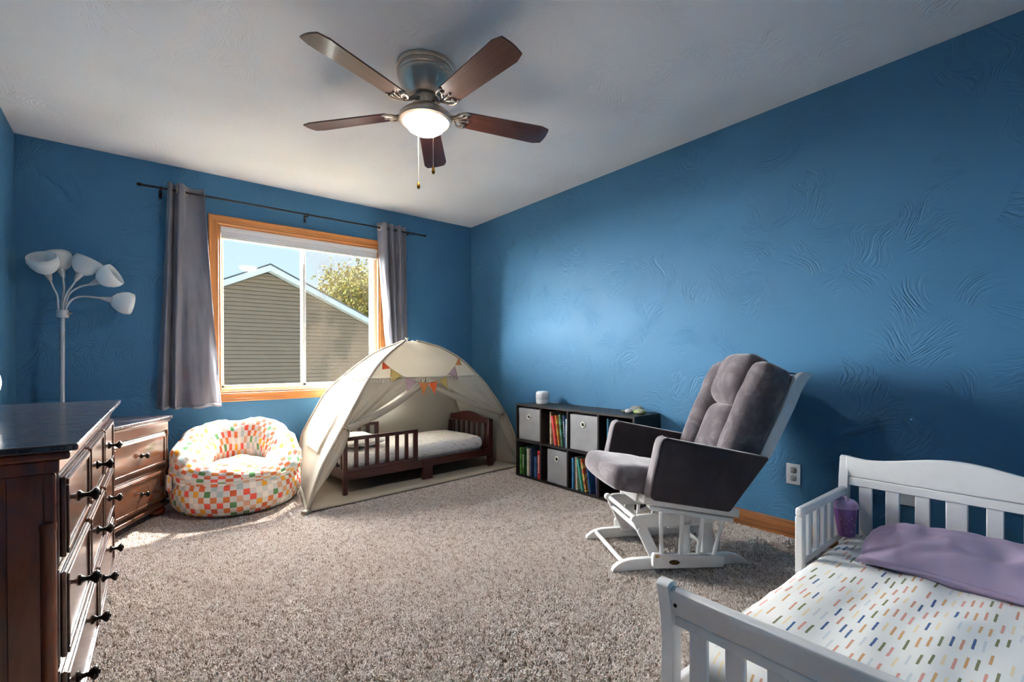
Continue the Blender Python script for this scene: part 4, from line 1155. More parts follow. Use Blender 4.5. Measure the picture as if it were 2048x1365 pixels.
def fabric_bin(label, c, r, w, h, dy=0.0):
    lo, hi = col_y(c); z0_ = ROW[r]
    t = thing('storage_bin', label, 'storage bin', (BX0+0.012, (lo+hi)/2+dy, z0_+0.001), group='grey fabric bins in the bookshelf')
    def pf(p):
        if p.x < -0.02: p.x += 0.006*fbm(V(p.y*6, p.z*6, c*3.1+r), 2)
        return p
    b = MB(); b.softbox(0.130, w/2, h/2, 0.006, 8, pf, Matrix.Translation((0.130, 0, h/2))); b.build('box', M['bin'], t, smooth=50)
    b = MB(); ring = [V(-0.002, 0.0175*cos(k*pi/12), h*0.74+0.0175*sin(k*pi/12)) for k in range(24)]
    b.tube(ring, 0.0055, 8, closed=True); rg = b.build('grommet', M['chrome'], t, smooth=180)
    b = MB(); b.lathe([(0, 0), (0.016, 0), (0.016, 0.003), (0, 0.003)], 20, Matrix.Translation((-0.0005, 0, h*0.74)) @ Matrix.Rotation(-pi/2, 4, 'Y')); b.build('hole', M['cavity'], rg)
    b = MB(); b.box(-0.004, 0.008, -w/2+0.004, w/2-0.004, 0.006, 0.010); b.build('bottom_seam', M['bin'], t, bevel=0.001)
    return t
fabric_bin('grey fabric bin in the top cube nearest the tent', 0, 1, 0.268, 0.270)
fabric_bin('grey fabric bin in the top cube between two rows of books', 2, 1, 0.272, 0.268)
fabric_bin('grey fabric bin in the bottom row of the bookshelf', 1, 0, 0.225, 0.270, -0.028)

def cover(name, c1, c2, c3, sc=14):
    m = Mat('cover_'+name, c1, 0.35)
    n1 = m.noise(m.coords('Object', (1, 1, 1)), sc, 2, 0.5, 0.7)
    m.color(m.ramp(n1, [(0.42, c1), (0.50, c2), (0.62, c3)], 'CONSTANT')); return m.m
M['pages'] = plain('book_pages', srgb(226, 218, 202), 0.9)
def book(label, c, r, y_off, th, h, dp, front, lean, cols, lettering=None, name='book', emblem=None):
    """y_off: distance from the far side of the cube to the spine centre; lean in degrees, positive leans to the far side"""
    lo, hi = col_y(c); z0_ = ROW[r]+0.001
    t = thing(name, label, 'book', (BX0+front, hi-y_off, z0_), group='children\'s books in the bookshelf')
    t.rotation_euler = (R(-lean), 0, 0)
    t.location.z += abs(sin(R(lean)))*th*0.5
    mt_ = cover(label.replace(' ', '_')[:24], *cols)
    b = MB(); b.box(0, dp, -th/2, th/2, 0, h); co = b
    # cover: spine and two boards, pages between
    b = MB(); b.box(0, 0.003, -th/2, th/2, 0, h); b.box(0.003, dp, -th/2, -th/2+0.0022, 0, h); b.box(0.003, dp, th/2-0.0022, th/2, 0, h)
    o = b.build('cover', mt_, t, bevel=0.001)
    b = MB(); b.box(0.0035, dp-0.004, -th/2+0.0024, th/2-0.0024, 0.003, h-0.004); b.build('pages', M['pages'], t)
    if lettering:
        lm, zt, zb, n = lettering
        b = MB(); rr_ = random.Random(len(label))
        for k in range(n):
            za = zb+(zt-zb)*k/n; zc = za+(zt-zb)/n*0.62; w_ = th*0.26*rr_.uniform(0.7, 1.0)
            b.box(-0.0006, 0.0, -w_, w_, za, zc)
        b.build('spine_print', lm, o)
    if emblem:
        em, ez, er = emblem
        b = MB(); b.lathe([(0, 0), (er, 0), (er, 0.0006), (0, 0.0006)], 18, Matrix.Translation((dp*0.25, -th/2, ez)) @ Matrix.Rotation(pi/2, 4, 'X'))
        b.build('cover_print', em, o)
    return t
ink_w = plain('white_ink', srgb(230, 230, 222), 0.6); ink_r = plain('red_ink', srgb(190, 52, 44), 0.6); ink_y = plain('yellow_ink', srgb(226, 186, 70), 0.6)
ink_k = plain('dark_ink', srgb(40, 40, 44), 0.6)
G1, G2, G3 = srgb(70, 140, 56), srgb(120, 170, 84), srgb(40, 96, 40)
# bottom cube nearest the tent
book('bright green picture book at the tent end of the bottom shelf', 0, 0, 0.024, 0.014, 0.226, 0.19, 0.016, 0, (G1, G2, G3))
book('dark green book with white spine lettering beside the green picture book', 0, 0, 0.058, 0.026, 0.222, 0.17, 0.020, 0, (srgb(44, 84, 44), srgb(60, 110, 50), srgb(96, 140, 66)), (ink_w, 0.175, 0.06, 7))
book('thin teal book standing behind a cream cover on the bottom shelf', 0, 0, 0.096, 0.010, 0.240, 0.18, 0.030, 0, (srgb(66, 120, 124), srgb(90, 146, 150), srgb(40, 82, 96)))
book('cream book with a red emblem on the bottom shelf', 0, 0, 0.122, 0.020, 0.228, 0.18, 0.016, 0, (srgb(210, 200, 178), srgb(220, 210, 190), srgb(190, 178, 150)), None, 'book', (ink_r, 0.125, 0.026))
book('navy book with a pale arch on its cover on the bottom shelf', 0, 0, 0.162, 0.018, 0.236, 0.19, 0.018, 0, (srgb(34, 50, 84), srgb(44, 64, 100), srgb(28, 38, 66)))
book('short blue book standing beside the red spine on the bottom shelf', 0, 0, 0.208, 0.012, 0.175, 0.15, 0.020, 0, (srgb(52, 104, 168), srgb(70, 130, 190), srgb(36, 76, 130)))
book('tall mustard yellow book behind the red spine on the bottom shelf', 0, 0, 0.246, 0.020, 0.268, 0.20, 0.050, 0, (srgb(196, 148, 52), srgb(210, 164, 70), srgb(160, 110, 40)))
book('thick red book with white spine lettering on the bottom shelf', 0, 0, 0.264, 0.030, 0.232, 0.03, 0.012, 0, (srgb(184, 34, 34), srgb(196, 44, 40), srgb(160, 26, 28)), (ink_w, 0.20, 0.05, 9))
# top cube, second from the tent
book('tall cream and brown book at the left of the upper cube', 1, 1, 0.080, 0.016, 0.262, 0.20, 0.030, 0, (srgb(190, 180, 160), srgb(166, 146, 116), srgb(120, 92, 70)))
book('coral red leaning book with a white disc on its cover', 1, 1, 0.148, 0.018, 0.235, 0.18, 0.016, 10, (srgb(214, 86, 84), srgb(206, 70, 74), srgb(224, 110, 96)), None, 'book', (ink_w, 0.12, 0.020))
book('yellow and orange leaning book in the upper cube', 1, 1, 0.182, 0.012, 0.240, 0.18, 0.022, 9, (srgb(218, 176, 80), srgb(202, 120, 60), srgb(190, 74, 50)))
book('teal and green picture book leaning in the upper cube', 1, 1, 0.212, 0.014, 0.248, 0.19, 0.024, 6, (srgb(96, 160, 150), srgb(72, 120, 80), srgb(112, 148, 172)))
book('navy book with white spine lettering in the upper cube', 1, 1, 0.246, 0.014, 0.246, 0.17, 0.026, 4, (srgb(40, 54, 104), srgb(50, 70, 120), srgb(34, 44, 84)), (ink_w, 0.20, 0.08, 8))
book('pale blue thin book at the right of the upper cube', 1, 1, 0.275, 0.014, 0.222, 0.16, 0.012, 0, (srgb(168, 206, 216), srgb(186, 218, 226), srgb(150, 190, 204)), (ink_w, 0.19, 0.04, 9))
# top cube nearest the chair
book('teal blue book in the top cube behind the glider arm', 3, 1, 0.062, 0.012, 0.262, 0.20, 0.020, 0, (srgb(40, 96, 124), srgb(52, 112, 140), srgb(30, 76, 104)))
book('dark green book in the top cube behind the glider arm', 3, 1, 0.080, 0.016, 0.255, 0.20, 0.040, 0, (srgb(30, 58, 44), srgb(40, 76, 52), srgb(24, 46, 40)))
book('orange and navy book in the top cube behind the glider arm', 3, 1, 0.108, 0.018, 0.225, 0.18, 0.030, 0, (srgb(204, 104, 66), srgb(60, 66, 104), srgb(222, 150, 110)))
# bottom cube, third from the tent
book('blue spine book at the left of the lower cube beside the glider', 2, 0, 0.030, 0.014, 0.235, 0.18, 0.016, 0, (srgb(60, 124, 172), srgb(70, 136, 180), srgb(44, 100, 150)))
book('thin brown book with an orange foot in the lower cube', 2, 0, 0.048, 0.010, 0.225, 0.18, 0.030, 0, (srgb(150, 100, 66), srgb(178, 96, 56), srgb(120, 80, 60)))
book('white leaning book with olive spots in the lower cube', 2, 0, 0.070, 0.014, 0.246, 0.19, 0.020, 2, (srgb(204, 202, 190), srgb(190, 186, 160), srgb(214, 210, 202)))
book('sea green leaning book in the lower cube', 2, 0, 0.128, 0.014, 0.240, 0.18, 0.016, 12, (srgb(70, 164, 146), srgb(86, 180, 160), srgb(50, 130, 120)))
book('orange patterned leaning book with a yellow spine in the lower cube', 2, 0, 0.158, 0.014, 0.244, 0.19, 0.020, 11, (srgb(214, 190, 110), srgb(176, 84, 52), srgb(92, 128, 150)))
book('short dark blue leaning book with a bright toy on its cover', 2, 0, 0.205, 0.012, 0.190, 0.19, 0.018, 9, (srgb(36, 78, 130), srgb(40, 92, 150), srgb(196, 168, 70)))
book('purple grey book at the right of the lower cube', 2, 0, 0.262, 0.016, 0.200, 0.18, 0.026, 3, (srgb(96, 84, 110), srgb(70, 64, 88), srgb(130, 104, 90)))

# smart speaker and painted rocks
spk = thing('smart_speaker', 'small white cylindrical speaker on top of the bookshelf', 'speaker', (2.735, 2.985, BH))
b = MB(); b.lathe([(0, 0), (0.050, 0), (0.055, 0.004), (0.057, 0.012), (0.057, 0.090), (0.053, 0.103), (0.044, 0.108), (0, 0.108)], 40); b.build('body', M['white_plastic'], spk, smooth=60)
b = MB(); b.lathe([(0.0575, 0.040), (0.0582, 0.041), (0.0582, 0.088), (0.0575, 0.089)], 40, cap=False); b.build('fabric_band', plain('pale_grey_mesh', srgb(206, 206, 212), 0.7, var=0.08, nscale=300), spk, smooth=60)
b = MB(); b.tube([(0.052, 0.01, 0.008), (0.075, 0.0, 0.004), (0.11, -0.03, 0.004), (0.13, -0.06, 0.003)], 0.0025, 6); b.build('power_cord', M['white_plastic'], spk, smooth=180)
def rock(label, x, y, z, sx, sy, sz, cols, seed, rz=0):
    m = Mat('painted_'+label.split()[0], cols[0], 0.45)
    n1 = m.noise(m.coords(), 22, 3, 0.5, 0.4); m.color(m.ramp(n1, [(0.42, cols[0]), (0.54, cols[1]), (0.66, cols[2])]))
    b = MB()
    def fn(u, v):
        a = 2*pi*u; t = pi*(v-0.5)
        p = V(cos(a)*cos(t)*sx, sin(a)*cos(t)*sy, sin(t)*sz)
        return p*(1+0.10*fbm(p*18+V(seed, 0, 0), 2))+V(0, 0, sz*0.96)
    b.grid(fn, 24, 14, closeu=True); o = b.build('painted_rock', m.m, None, smooth=180)
    o.location = (x, y, z); o.rotation_euler = (0, 0, rz)
    return tag(o, label, 'rock', 'painted rocks on the bookshelf')
rock('large grey painted rock at the back of the bookshelf top', 2.800, 2.060, BH, 0.036, 0.052, 0.026, (srgb(120, 120, 116), srgb(142, 138, 132), srgb(104, 108, 112)), 1)
rock('green painted rock at the chair end of the bookshelf top', 2.715, 1.975, BH, 0.032, 0.045, 0.019, (srgb(176, 172, 150), srgb(122, 160, 76), srgb(100, 142, 62)), 2, 0.4)
rock('small white rock with blue paint in front of the grey rock', 2.705, 2.060, BH, 0.024, 0.030, 0.018, (srgb(186, 186, 192), srgb(160, 160, 178), srgb(60, 62, 104)), 3)
rock('small dark green rock at the tent side of the rocks', 2.735, 2.115, BH, 0.024, 0.030, 0.013, (srgb(84, 96, 82), srgb(120, 128, 112), srgb(60, 74, 66)), 4)

# ------------------------------------------------------------------ outlets
def outlet(label, y, z, sockets=True):
    t = thing('wall_outlet' if sockets else 'wall_plate', label, 'outlet' if sockets else 'wall plate', (XR, y, z))
    b = MB(); b.box(-0.0055, 0, -0.037, 0.037, -0.058, 0.058); b.build('plate', M['white_plastic'], t, bevel=0.003)
    if sockets:
        for zz in (0.022, -0.022):
            b = MB(); b.softbox(0.006, 0.0170, 0.0180, 0.010, 5, None, Matrix.Translation((-0.006, 0, zz))); s_ = b.build('outlet_cover', M['grey_plastic'], t, smooth=180)
    for zz in ((0.0,) if sockets else (0.042, -0.042)):
        b = MB(); b.lathe([(0, 0), (0.003, 0), (0.003, 0.001), (0, 0.0014)], 10, Matrix.Translation((-0.0055, 0, zz)) @ Matrix.Rotation(-pi/2, 4, 'Y')); b.build('screw', M['steel'], t)
    return t
outlet('white double wall outlet with plug covers between the glider and the bed', 1.067, 0.356)
outlet('blank white wall plate seen through the slats of the white headboard', 0.570, 0.356, False)

# ------------------------------------------------------------------ glider chair
GLO = V(2.163, 1.436, 0); gu = V(-.86, .51, 0).normalized()
gl = thing('glider_chair', 'grey velvet glider rocking chair with a white wooden frame', 'glider chair', GLO, math.atan2(gu.y, gu.x))
# local: +x forward (a), -y = far side... chair right side = local -y ; far side (b>0) -> local y = -b
def P3(a, b_, z): return V(a, -b_, z)
WP = M['white_paint']
# base
base = MB()
def runner(b_):
    top = [(0.352, 0.004), (0.345, 0.018), (0.325, 0.034), (0.300, 0.046), (0.26, 0.054), (0.10, 0.056), (-0.15, 0.056), (-0.24, 0.054), (-0.285, 0.044), (-0.315, 0.028), (-0.335, 0.010), (-0.338, 0.001), (0.350, 0.001)]
    b = MB(); b.prism(top, lambda p, q, t: P3(p, t, q), b_-0.014, b_+0.014); return b.build('runner', WP, gl, smooth=30, bevel=0.004)
for sg in (-1, 1):
    rn_ = runner(sg*0.205)
    bi = sg*0.178
    # base side frame boards
    def board(poly, b0, b1, nm):
        b = MB(); b.prism(poly, lambda p, q, t: P3(p, t, q), b0, b1); return b.build(nm, WP, gl, smooth=30, bevel=0.004)
    board([(0.150, 0.040), (0.095, 0.040), (0.165, 0.190), (0.165, 0.252), (0.205, 0.252), (0.226, 0.244), (0.236, 0.228), (0.232, 0.210)], bi-0.012, bi+0.012, 'front_leg')
    board([(0.170, 0.252), (0.170, 0.190), (-0.175, 0.182), (-0.175, 0.244)], bi-0.011, bi+0.011, 'top_rail')
    board([(0.075, 0.04), (0.132, 0.04), (0.132, 0.20), (0.075, 0.20)] if sg > 0 else [(-0.048, 0.04), (-0.004, 0.04), (-0.004, 0.20), (-0.048, 0.20)], sg*0.192-0.010, sg*0.192+0.010, 'middle_post')
    board([(-0.178, 0.04), (-0.118, 0.04), (-0.112, 0.20), (-0.172, 0.20)], bi-0.012, bi+0.012, 'rear_leg')
    b = MB(); b.lathe([(0, -0.012), (0.016, -0.012), (0.018, -0.006), (0.018, 0.006), (0.016, 0.012), (0, 0.012)], 18, Matrix.Translation(P3(0.232, sg*0.186, 0.236)) @ Matrix.Rotation(pi/2, 4, 'X')); b.build('pivot_cap', WP, gl, smooth=50)
    # swing rail with spindles
    b = MB(); b.prism([(0.162, 0.092), (0.170, 0.082), (0.170, 0.030), (0.160, 0.022), (-0.178, 0.006), (-0.186, 0.014), (-0.190, 0.056), (-0.182, 0.064)], lambda p, q, t: P3(p, t, q), sg*0.236, sg*0.262)
    sw = b.build('swing_rail', WP, gl, smooth=30, bevel=0.004)
    for (a0, z0_, a1, z1_) in ((0.124, 0.082, 0.126, 0.300), (0.030, 0.074, 0.016, 0.282), (-0.058, 0.068, -0.086, 0.262), (-0.140, 0.062, -0.190, 0.242)):
        b = MB(); b.tube([P3(a0, sg*0.249, z0_), P3(a1, sg*0.249, z1_)], 0.0095, 12); b.build('spindle', WP, gl, smooth=60)
    b = MB(); b.prism([(0.190, 0.320), (0.192, 0.310), (0.180, 0.298), (-0.230, 0.221), (-0.234, 0.240)], lambda p, q, t: P3(p, t, q), sg*0.228, sg*0.270); b.build('seat_side_rail', WP, gl, smooth=30, bevel=0.003)
    b = MB(); b.prism([(0.222, 0.372), (0.226, 0.335), (-0.250, 0.246), (-0.254, 0.284)], lambda p, q, t: P3(p, t, q), *sorted((sg*0.222, sg*0.284))); b.build('seat_upper_rail', WP, gl, smooth=30, bevel=0.004)
    if sg < 0:
        b = MB(); n = 28
        poly = [(0.066+0.026*cos(2*pi*k/n), 0.049-0.0015+0.0108*sin(2*pi*k/n)+0.078*0.026*cos(2*pi*k/n)) for k in range(n)]
        b.prism(poly, lambda p, q, t: P3(p, t, q), -0.2645, -0.2622)
        bg = b.build('badge', plain('dark_bronze_badge', srgb(44, 36, 22), 0.35, 0.4), gl, smooth=30)
        b = MB(); b.tube([P3(0.066+0.0225*cos(2*pi*k/40), -0.2648, 0.0475+0.0080*sin(2*pi*k/40)+0.078*0.0225*cos(2*pi*k/40)) for k in range(40)], 0.0006, 5, closed=True); b.build('badge_ring', M['brass'], bg)
        cu = bpy.data.curves.new('badge_text', 'FONT'); cu.body = 'ELIKO'; cu.size = 0.0105; cu.align_x = 'CENTER'; cu.align_y = 'CENTER'; cu.extrude = 0.0003
        to = bpy.data.objects.new('tmp', cu); C.objects.link(to)
        bpy.context.view_layer.update()
        dg = bpy.context.evaluated_depsgraph_get()
        tme = bpy.data.meshes.new_from_object(to.evaluated_get(dg)); bpy.data.objects.remove(to)
        tx = bpy.data.objects.new('badge_lettering', tme); C.objects.link(tx); tme.materials.clear(); tme.materials.append(M['brass'])
        tx.parent = bg
        # text x -> local -x (seen from the near side), up -> +z, normal -> +y (near side)
        tx.matrix_local = Matrix.Translation(P3(0.066, -0.2649, 0.0475)) @ Matrix(((-1, 0, 0, 0), (0, 0, 1, 0), (0, 1, 0, 0), (0, 0, 0, 1)))
        # chipped paint
        b = MB(); b.softbox(0.010, 0.0008, 0.007, 0.0006, 3, None, Matrix.Translation(P3(0.150, -0.2622, 0.080))); b.build('paint_chip', plain('bare_pine', srgb(196, 150, 90), 0.7, var=0.25, nscale=200), sw, smooth=0)
for (a, z) in ((0.222, 0.232), (0.205, 0.180), (0.295, 0.036), (-0.12, 0.215), (-0.20, 0.036)):
    b = MB(); b.tube([P3(a, -0.20, z), P3(a, 0.20, z)], 0.0115, 14); b.build('dowel', WP, gl, smooth=60)
# seat frame
tilt = math.atan2(0.079, 0.422)
def seatM(): return Matrix.Translation(P3(-0.02, 0, 0.300)) @ Matrix.Rotation(-tilt, 4, 'Y')
for (x0_, x1_, y0_, y1_) in ((0.205, 0.235, -0.225, 0.225), (-0.235, -0.205, -0.225, 0.225), (-0.205, 0.205, -0.228, -0.198), (-0.205, 0.205, 0.198, 0.228)):
    b = MB(); b.box(x0_, x1_, y0_, y1_, -0.012, 0.022, seatM()); b.build('seat_rail', WP, gl, bevel=0.004)
b = MB(); b.box(0.20, 0.245, -0.19, 0.19, -0.03, 0.018, seatM()); b.build('front_apron', WP, gl, bevel=0.006)
# seat cushion
def scp(p):
    u = p.x/0.325; v = p.y/0.255
    p.z += 0.018*(1-u*u)*(1-v*v)*(1 if p.z > 0 else 0)
    if p.x > 0.1: p.x += 0.030*(1-v*v)*((p.x-0.1)/0.22)
    p += V(0, 0, 1)*fbm(V(p.x*9, p.y*9, 1), 3)*0.008*(1 if p.z > 0 else 0)
    return p
b = MB(); b.softbox(0.315, 0.252, 0.058, 0.050, 14, scp, Matrix.Translation(P3(0.035, 0, 0.385)) @ Matrix.Rotation(-tilt, 4, 'Y')); b.build('seat_cushion', M['velvet'], gl, smooth=180)
# arms
arm_poly = [(0.212, 0.380), (0.196, 0.362), (-0.165, 0.293), (-0.178, 0.296), (-0.372, 0.528), (-0.368, 0.540), (0.120, 0.640), (0.146, 0.636), (0.160, 0.610), (0.172, 0.560), (0.186, 0.500), (0.198, 0.450)]
front_edge = [(0.212, 0.380), (0.198, 0.450), (0.186, 0.500), (0.172, 0.560), (0.160, 0.610), (0.146, 0.636), (0.120, 0.644)]
for sg in (-1, 1):
    b0, b1 = sorted((sg*0.262, sg*0.330))
    b = MB(); b.prism(arm_poly, lambda p, q, t: P3(p, t, q), b0, b1); ar = b.build('arm_pad', M['suede'], gl, smooth=30, bevel=0.012, seg=3)
    b = MB()
    def fe(u, v, b0=b0, b1=b1):
        p, q = catmull(front_edge, v); w = lerp(b0+0.006, b1-0.006, u)
        return P3(p+0.004+0.006*sin(pi*u), w, q)
    b.grid(fe, 8, 24); b.build('arm_front_band', M['velvet_light'], ar, smooth=180, solid=0.004)
    for be in (b0+0.004, b1-0.004):
        b = MB(); b.tube([P3(catmull(front_edge, k/20)[0]+0.003, be, catmull(front_edge, k/20)[1]) for k in range(21)], 0.0035, 6); b.build('piping', M['velvet'], ar, smooth=180)
# back frame: stiles + rails
def bp(z, off=0.0): # stile centre line
    return -0.416-0.180*((z-0.54)/0.385)-off
for sg in (-1, 1):
    bb_ = sg*0.235
    poly = []
    zsr = [0.32, 0.38, 0.44, 0.49, 0.54, 0.65, 0.76, 0.86, 0.905, 0.925]
    offr = [-0.135, -0.110, -0.070, -0.026, 0.0, 0.006, 0.012, 0.012, 0.018, 0.026]
    fr_ = [(bp(z)+0.026-o, z) for z, o in zip(zsr, offr)]
    bk = [(bp(z)-0.030-o*1.4, z-0.012) for z, o in zip(zsr, offr)]
    poly = fr_+[(fr_[-1][0]-0.022, 0.934), (bk[-1][0]-0.004, 0.926)]+bk[::-1]
    b = MB(); b.prism(poly, lambda p, q, t: P3(p, t, q), bb_-0.014, bb_+0.014); b.build('back_stile', WP, gl, smooth=30, bevel=0.004)
for z, o_ in ((0.40, 0.10), (0.66, 0.0), (0.89, -0.01)):
    b = MB(); b.box(bp(z)-0.012+o_, bp(z)+0.012+o_, -0.225, 0.225, z-0.03, z+0.03); b.build('back_rail', WP, gl, bevel=0.004)
# back cushion: local frame along the recline
rec = math.atan2(0.180, 0.385)
BM = Matrix.Translation(P3(bp(0.46)+0.02, 0, 0.46)) @ Matrix.Rotation(-rec, 4, 'Y')   # local z up the back, x forward
bc = MB(); bc.softbox(0.050, 0.240, 0.275, 0.045, 10, None, BM @ Matrix.Translation((0.040, 0, 0.250))); bcu = bc.build('back_cushion', M['velvet'], gl, smooth=180)
def lobe(nm, cy, cz, hy, hz_, hx, x, seed, topround=0.0):
    def f(p):
        u, v = p.y/hy, p.z/hz_
        p.x += 0.018*(1-u*u)*(1-v*v)*(1 if p.x > 0 else -0.3)
        if topround and p.z > 0: p.z -= topround*(abs(p.y+cy)/0.24)**2.2*(p.z/hz_)
        p += V(1, 0, 0)*fbm(V(p.y*10+seed, p.z*10, seed), 3)*0.008
        return p
    b = MB(); b.softbox(hx, hy, hz_, min(hx, hy)*0.85, 12, f, BM @ Matrix.Translation((x, cy, cz))); return b.build(nm, M['velvet'], bcu, smooth=180)
lobe('side_bolster', -0.178, 0.248, 0.078, 0.290, 0.090, 0.076, 1.0, 0.02)
lobe('side_bolster', 0.178, 0.248, 0.078, 0.290, 0.090, 0.076, 2.0, 0.02)
lobe('head_pillow', 0.0, 0.418, 0.135, 0.152, 0.095, 0.092, 3.0, 0.015)
lobe('lumbar_panel', 0.0, 0.130, 0.120, 0.150, 0.066, 0.088, 4.0)
for yy in (-0.19, 0.19):
    b = MB(); b.tube([BM @ V(0.0, yy, 0.52), BM @ V(-0.06, yy+0.02, 0.535), BM @ V(-0.075, yy+0.025, 0.50)], 0.004, 6); b.build('tie_ribbon', M['suede'], bcu, smooth=180)

# ------------------------------------------------------------------ white toddler bed
WB = thing('white_toddler_bed', 'white wooden toddler bed with slatted sleigh ends in the foreground', 'bed', (1.72, 0.330, 0))
WO = Vector(WB.location)
def WV(b): b.v = [p-WO for p in b.v]; return b
HXB, FXB, YC, HW = 2.400, 1.055, 0.330, 0.375
def yy_(u): return YC+u*HW
# headboard panel with hump
poly = []
for i in range(33):
    u = -1+2*i/32; a = abs(u)
    z = 0.574+0.040*(0.5+0.5*cos(pi*min(1, a/0.82)))+0.008*max(0, (a-0.82)/0.18)
    poly.append((yy_(u*0.935), z))
poly = [(yy_(-0.935), 0.496)]+poly+[(yy_(0.935), 0.496)]
b = MB(); b.prism(poly, lambda p, q, t: V(t, p, q), HXB-0.012, HXB+0.010); hb2 = WV(b).build('headboard', WP, WB, smooth=25, bevel=0.004)
b = MB(); b.box(HXB-0.013, HXB+0.012, yy_(-0.93), yy_(0.93), 0.460, 0.4945); WV(b).build('rail', WP, hb2, bevel=0.003)
def sleigh_post(x, y, top, out, zf=0.002):
    """post with a scrolled top; out = direction (+1 / -1) the scroll leans in x"""
    w = 0.040
    ce = [(0.0, zf), (0.0, 0.10), (-0.004, 0.20), (-0.006, top-0.16), (0.0, top-0.09), (0.010, top-0.04), (0.016, top-0.012)]
    L_ = [(c[0]*out-w*0.5*(0.95), c[1]) for c in ce]; R_ = [(c[0]*out+w*0.5*(0.95), c[1]) for c in ce]
    topc = [(ce[-1][0]*out+0.021*cos(t), ce[-1][1]+0.014*sin(t)) for t in [0.1+0.29*k for k in range(11)]]
    poly = L_[::-1][::-1]+[] 
    poly = R_+topc+L_[::-1]
    b = MB(); b.prism(poly, lambda p, q, t: V(x+p, t, q), y-0.017, y+0.017); return b
for sg in (-1, 1):
    b = sleigh_post(HXB, yy_(sg*0.955), 0.578, 1); WV(b).build('post', WP, hb2, smooth=30, bevel=0.004)
ps = [0.6125, 0.522, 0.429, 0.3305, 0.230, 0.138, 0.046]
for k, y in enumerate(ps):
    w = 0.031 if k == 3 else 0.0225
    b = MB(); b.box(HXB-0.008, HXB+0.008, y-w, y+w, 0.10, 0.462); WV(b).build('slat', WP, hb2, bevel=0.003)
b = MB(); b.box(HXB-0.011, HXB+0.011, yy_(-0.93), yy_(0.93), 0.08, 0.145); WV(b).build('lower_rail', WP, hb2, bevel=0.003)
# footboard
b = MB()
pr = [(-0.004, 0.352), (-0.010, 0.372), (-0.020, 0.395), (-0.028, 0.412), (-0.026, 0.424), (-0.012, 0.430), (0.004, 0.424), (0.012, 0.405), (0.016, 0.380), (0.018, 0.352)]
b.prism(pr, lambda p, q, t: V(FXB+0.016+p, t, q), yy_(-0.925), yy_(0.925)); fb2 = WV(b).build('footboard', WP, WB, smooth=40, bevel=0.002)
b = MB(); b.box(FXB+0.012, FXB+0.034, yy_(-0.925), yy_(0.925), 0.326, 0.351); WV(b).build('rail', WP, fb2, bevel=0.003)
for sg in (-1, 1):
    b = sleigh_post(FXB+0.016, yy_(sg*0.955), 0.440, -1); WV(b).build('post', WP, fb2, smooth=30, bevel=0.004)
    b = MB(); b.lathe([(0, 0), (0.005, 0), (0.005, 0.001), (0, 0.0012)], 12, Matrix.Translation((FXB-0.002, yy_(sg*0.885), 0.385)) @ Matrix.Rotation(-pi/2, 4, 'Y')); WV(b).build('bolt', M['knob'], fb2)
for k, y in enumerate(ps):
    w = 0.031 if k == 3 else 0.0225
    b = MB(); b.box(FXB+0.015, FXB+0.031, y-w, y+w, 0.09, 0.328); WV(b).build('slat', WP, fb2, bevel=0.003)
b = MB(); b.box(FXB+0.010, FXB+0.034, yy_(-0.925), yy_(0.925), 0.075, 0.135); WV(b).build('lower_rail', WP, fb2, bevel=0.003)
for sg in (-1, 1):
    y = yy_(sg*0.955)
    b = MB(); b.box(FXB+0.03, HXB-0.015, y-0.010, y+0.010, 0.085, 0.170); WV(b).build('side_rail', WP, WB, bevel=0.004)
    b = MB(); b.box(1.900, HXB-0.016, y-0.013, y+0.013, 0.418, 0.452); g2 = WV(b).build('guard_rail', WP, WB, bevel=0.008, seg=3)
    b = MB(); b.box(1.900, 1.936, y-0.013, y+0.013, 0.165, 0.420); WV(b).build('end_post', WP, g2, bevel=0.004)
    b = MB(); b.box(1.936, HXB-0.016, y-0.010, y+0.010, 0.240, 0.266); WV(b).build('lower_bar', WP, g2, bevel=0.003)
    for k in range(5):
        xx = 1.992+k*0.0785
        b = MB(); b.box(xx-0.0155, xx+0.0155, y-0.008, y+0.008, 0.262, 0.422); WV(b).build('slat', WP, g2, bevel=0.003)
b = MB(); b.box(FXB+0.035, HXB-0.014, yy_(-0.90), yy_(0.90), 0.138, 0.150); WV(b).build('mattress_deck', WP, WB)
wm = thing('mattress', 'crib mattress in a white sheet printed with coloured dashes on the white bed', 'mattress', ((FXB+0.04+HXB-0.012)/2, YC, 0.151))
HL = (HXB-0.014-FXB-0.040)/2
def wmp(p):
    up_ = 1 if p.z > 0 else 0
    p.z += up_*(0.008*(1-(p.x/HL)**2)*(1-(p.y/0.33)**2)+fbm(V(p.x*4, p.y*6, 2), 3)*0.008)
    # soft ridges running along the bed
    p.z += up_*0.004*sin(p.y*42+1.5*fbm(V(p.x*2, p.y, 0), 2))*max(0, 1-abs(p.y)/0.33)
    p.z += up_*max(0, fbm(V(p.x*14+3, p.y*9, 5), 2))*0.006
    return p
b = MB(); b.softbox(HL, 0.336, 0.060, 0.050, 34, wmp, Matrix.Translation((0, 0, 0.061))); b.build('fitted_sheet', M['dash_sheet'], wm, smooth=180)
b = MB(); b.softbox(HL-0.02, 0.315, 0.025, 0.02, 4, None, Matrix.Translation((0, 0, 0.026))); b.build('mattress_core', M['white_plastic'], wm, smooth=180)
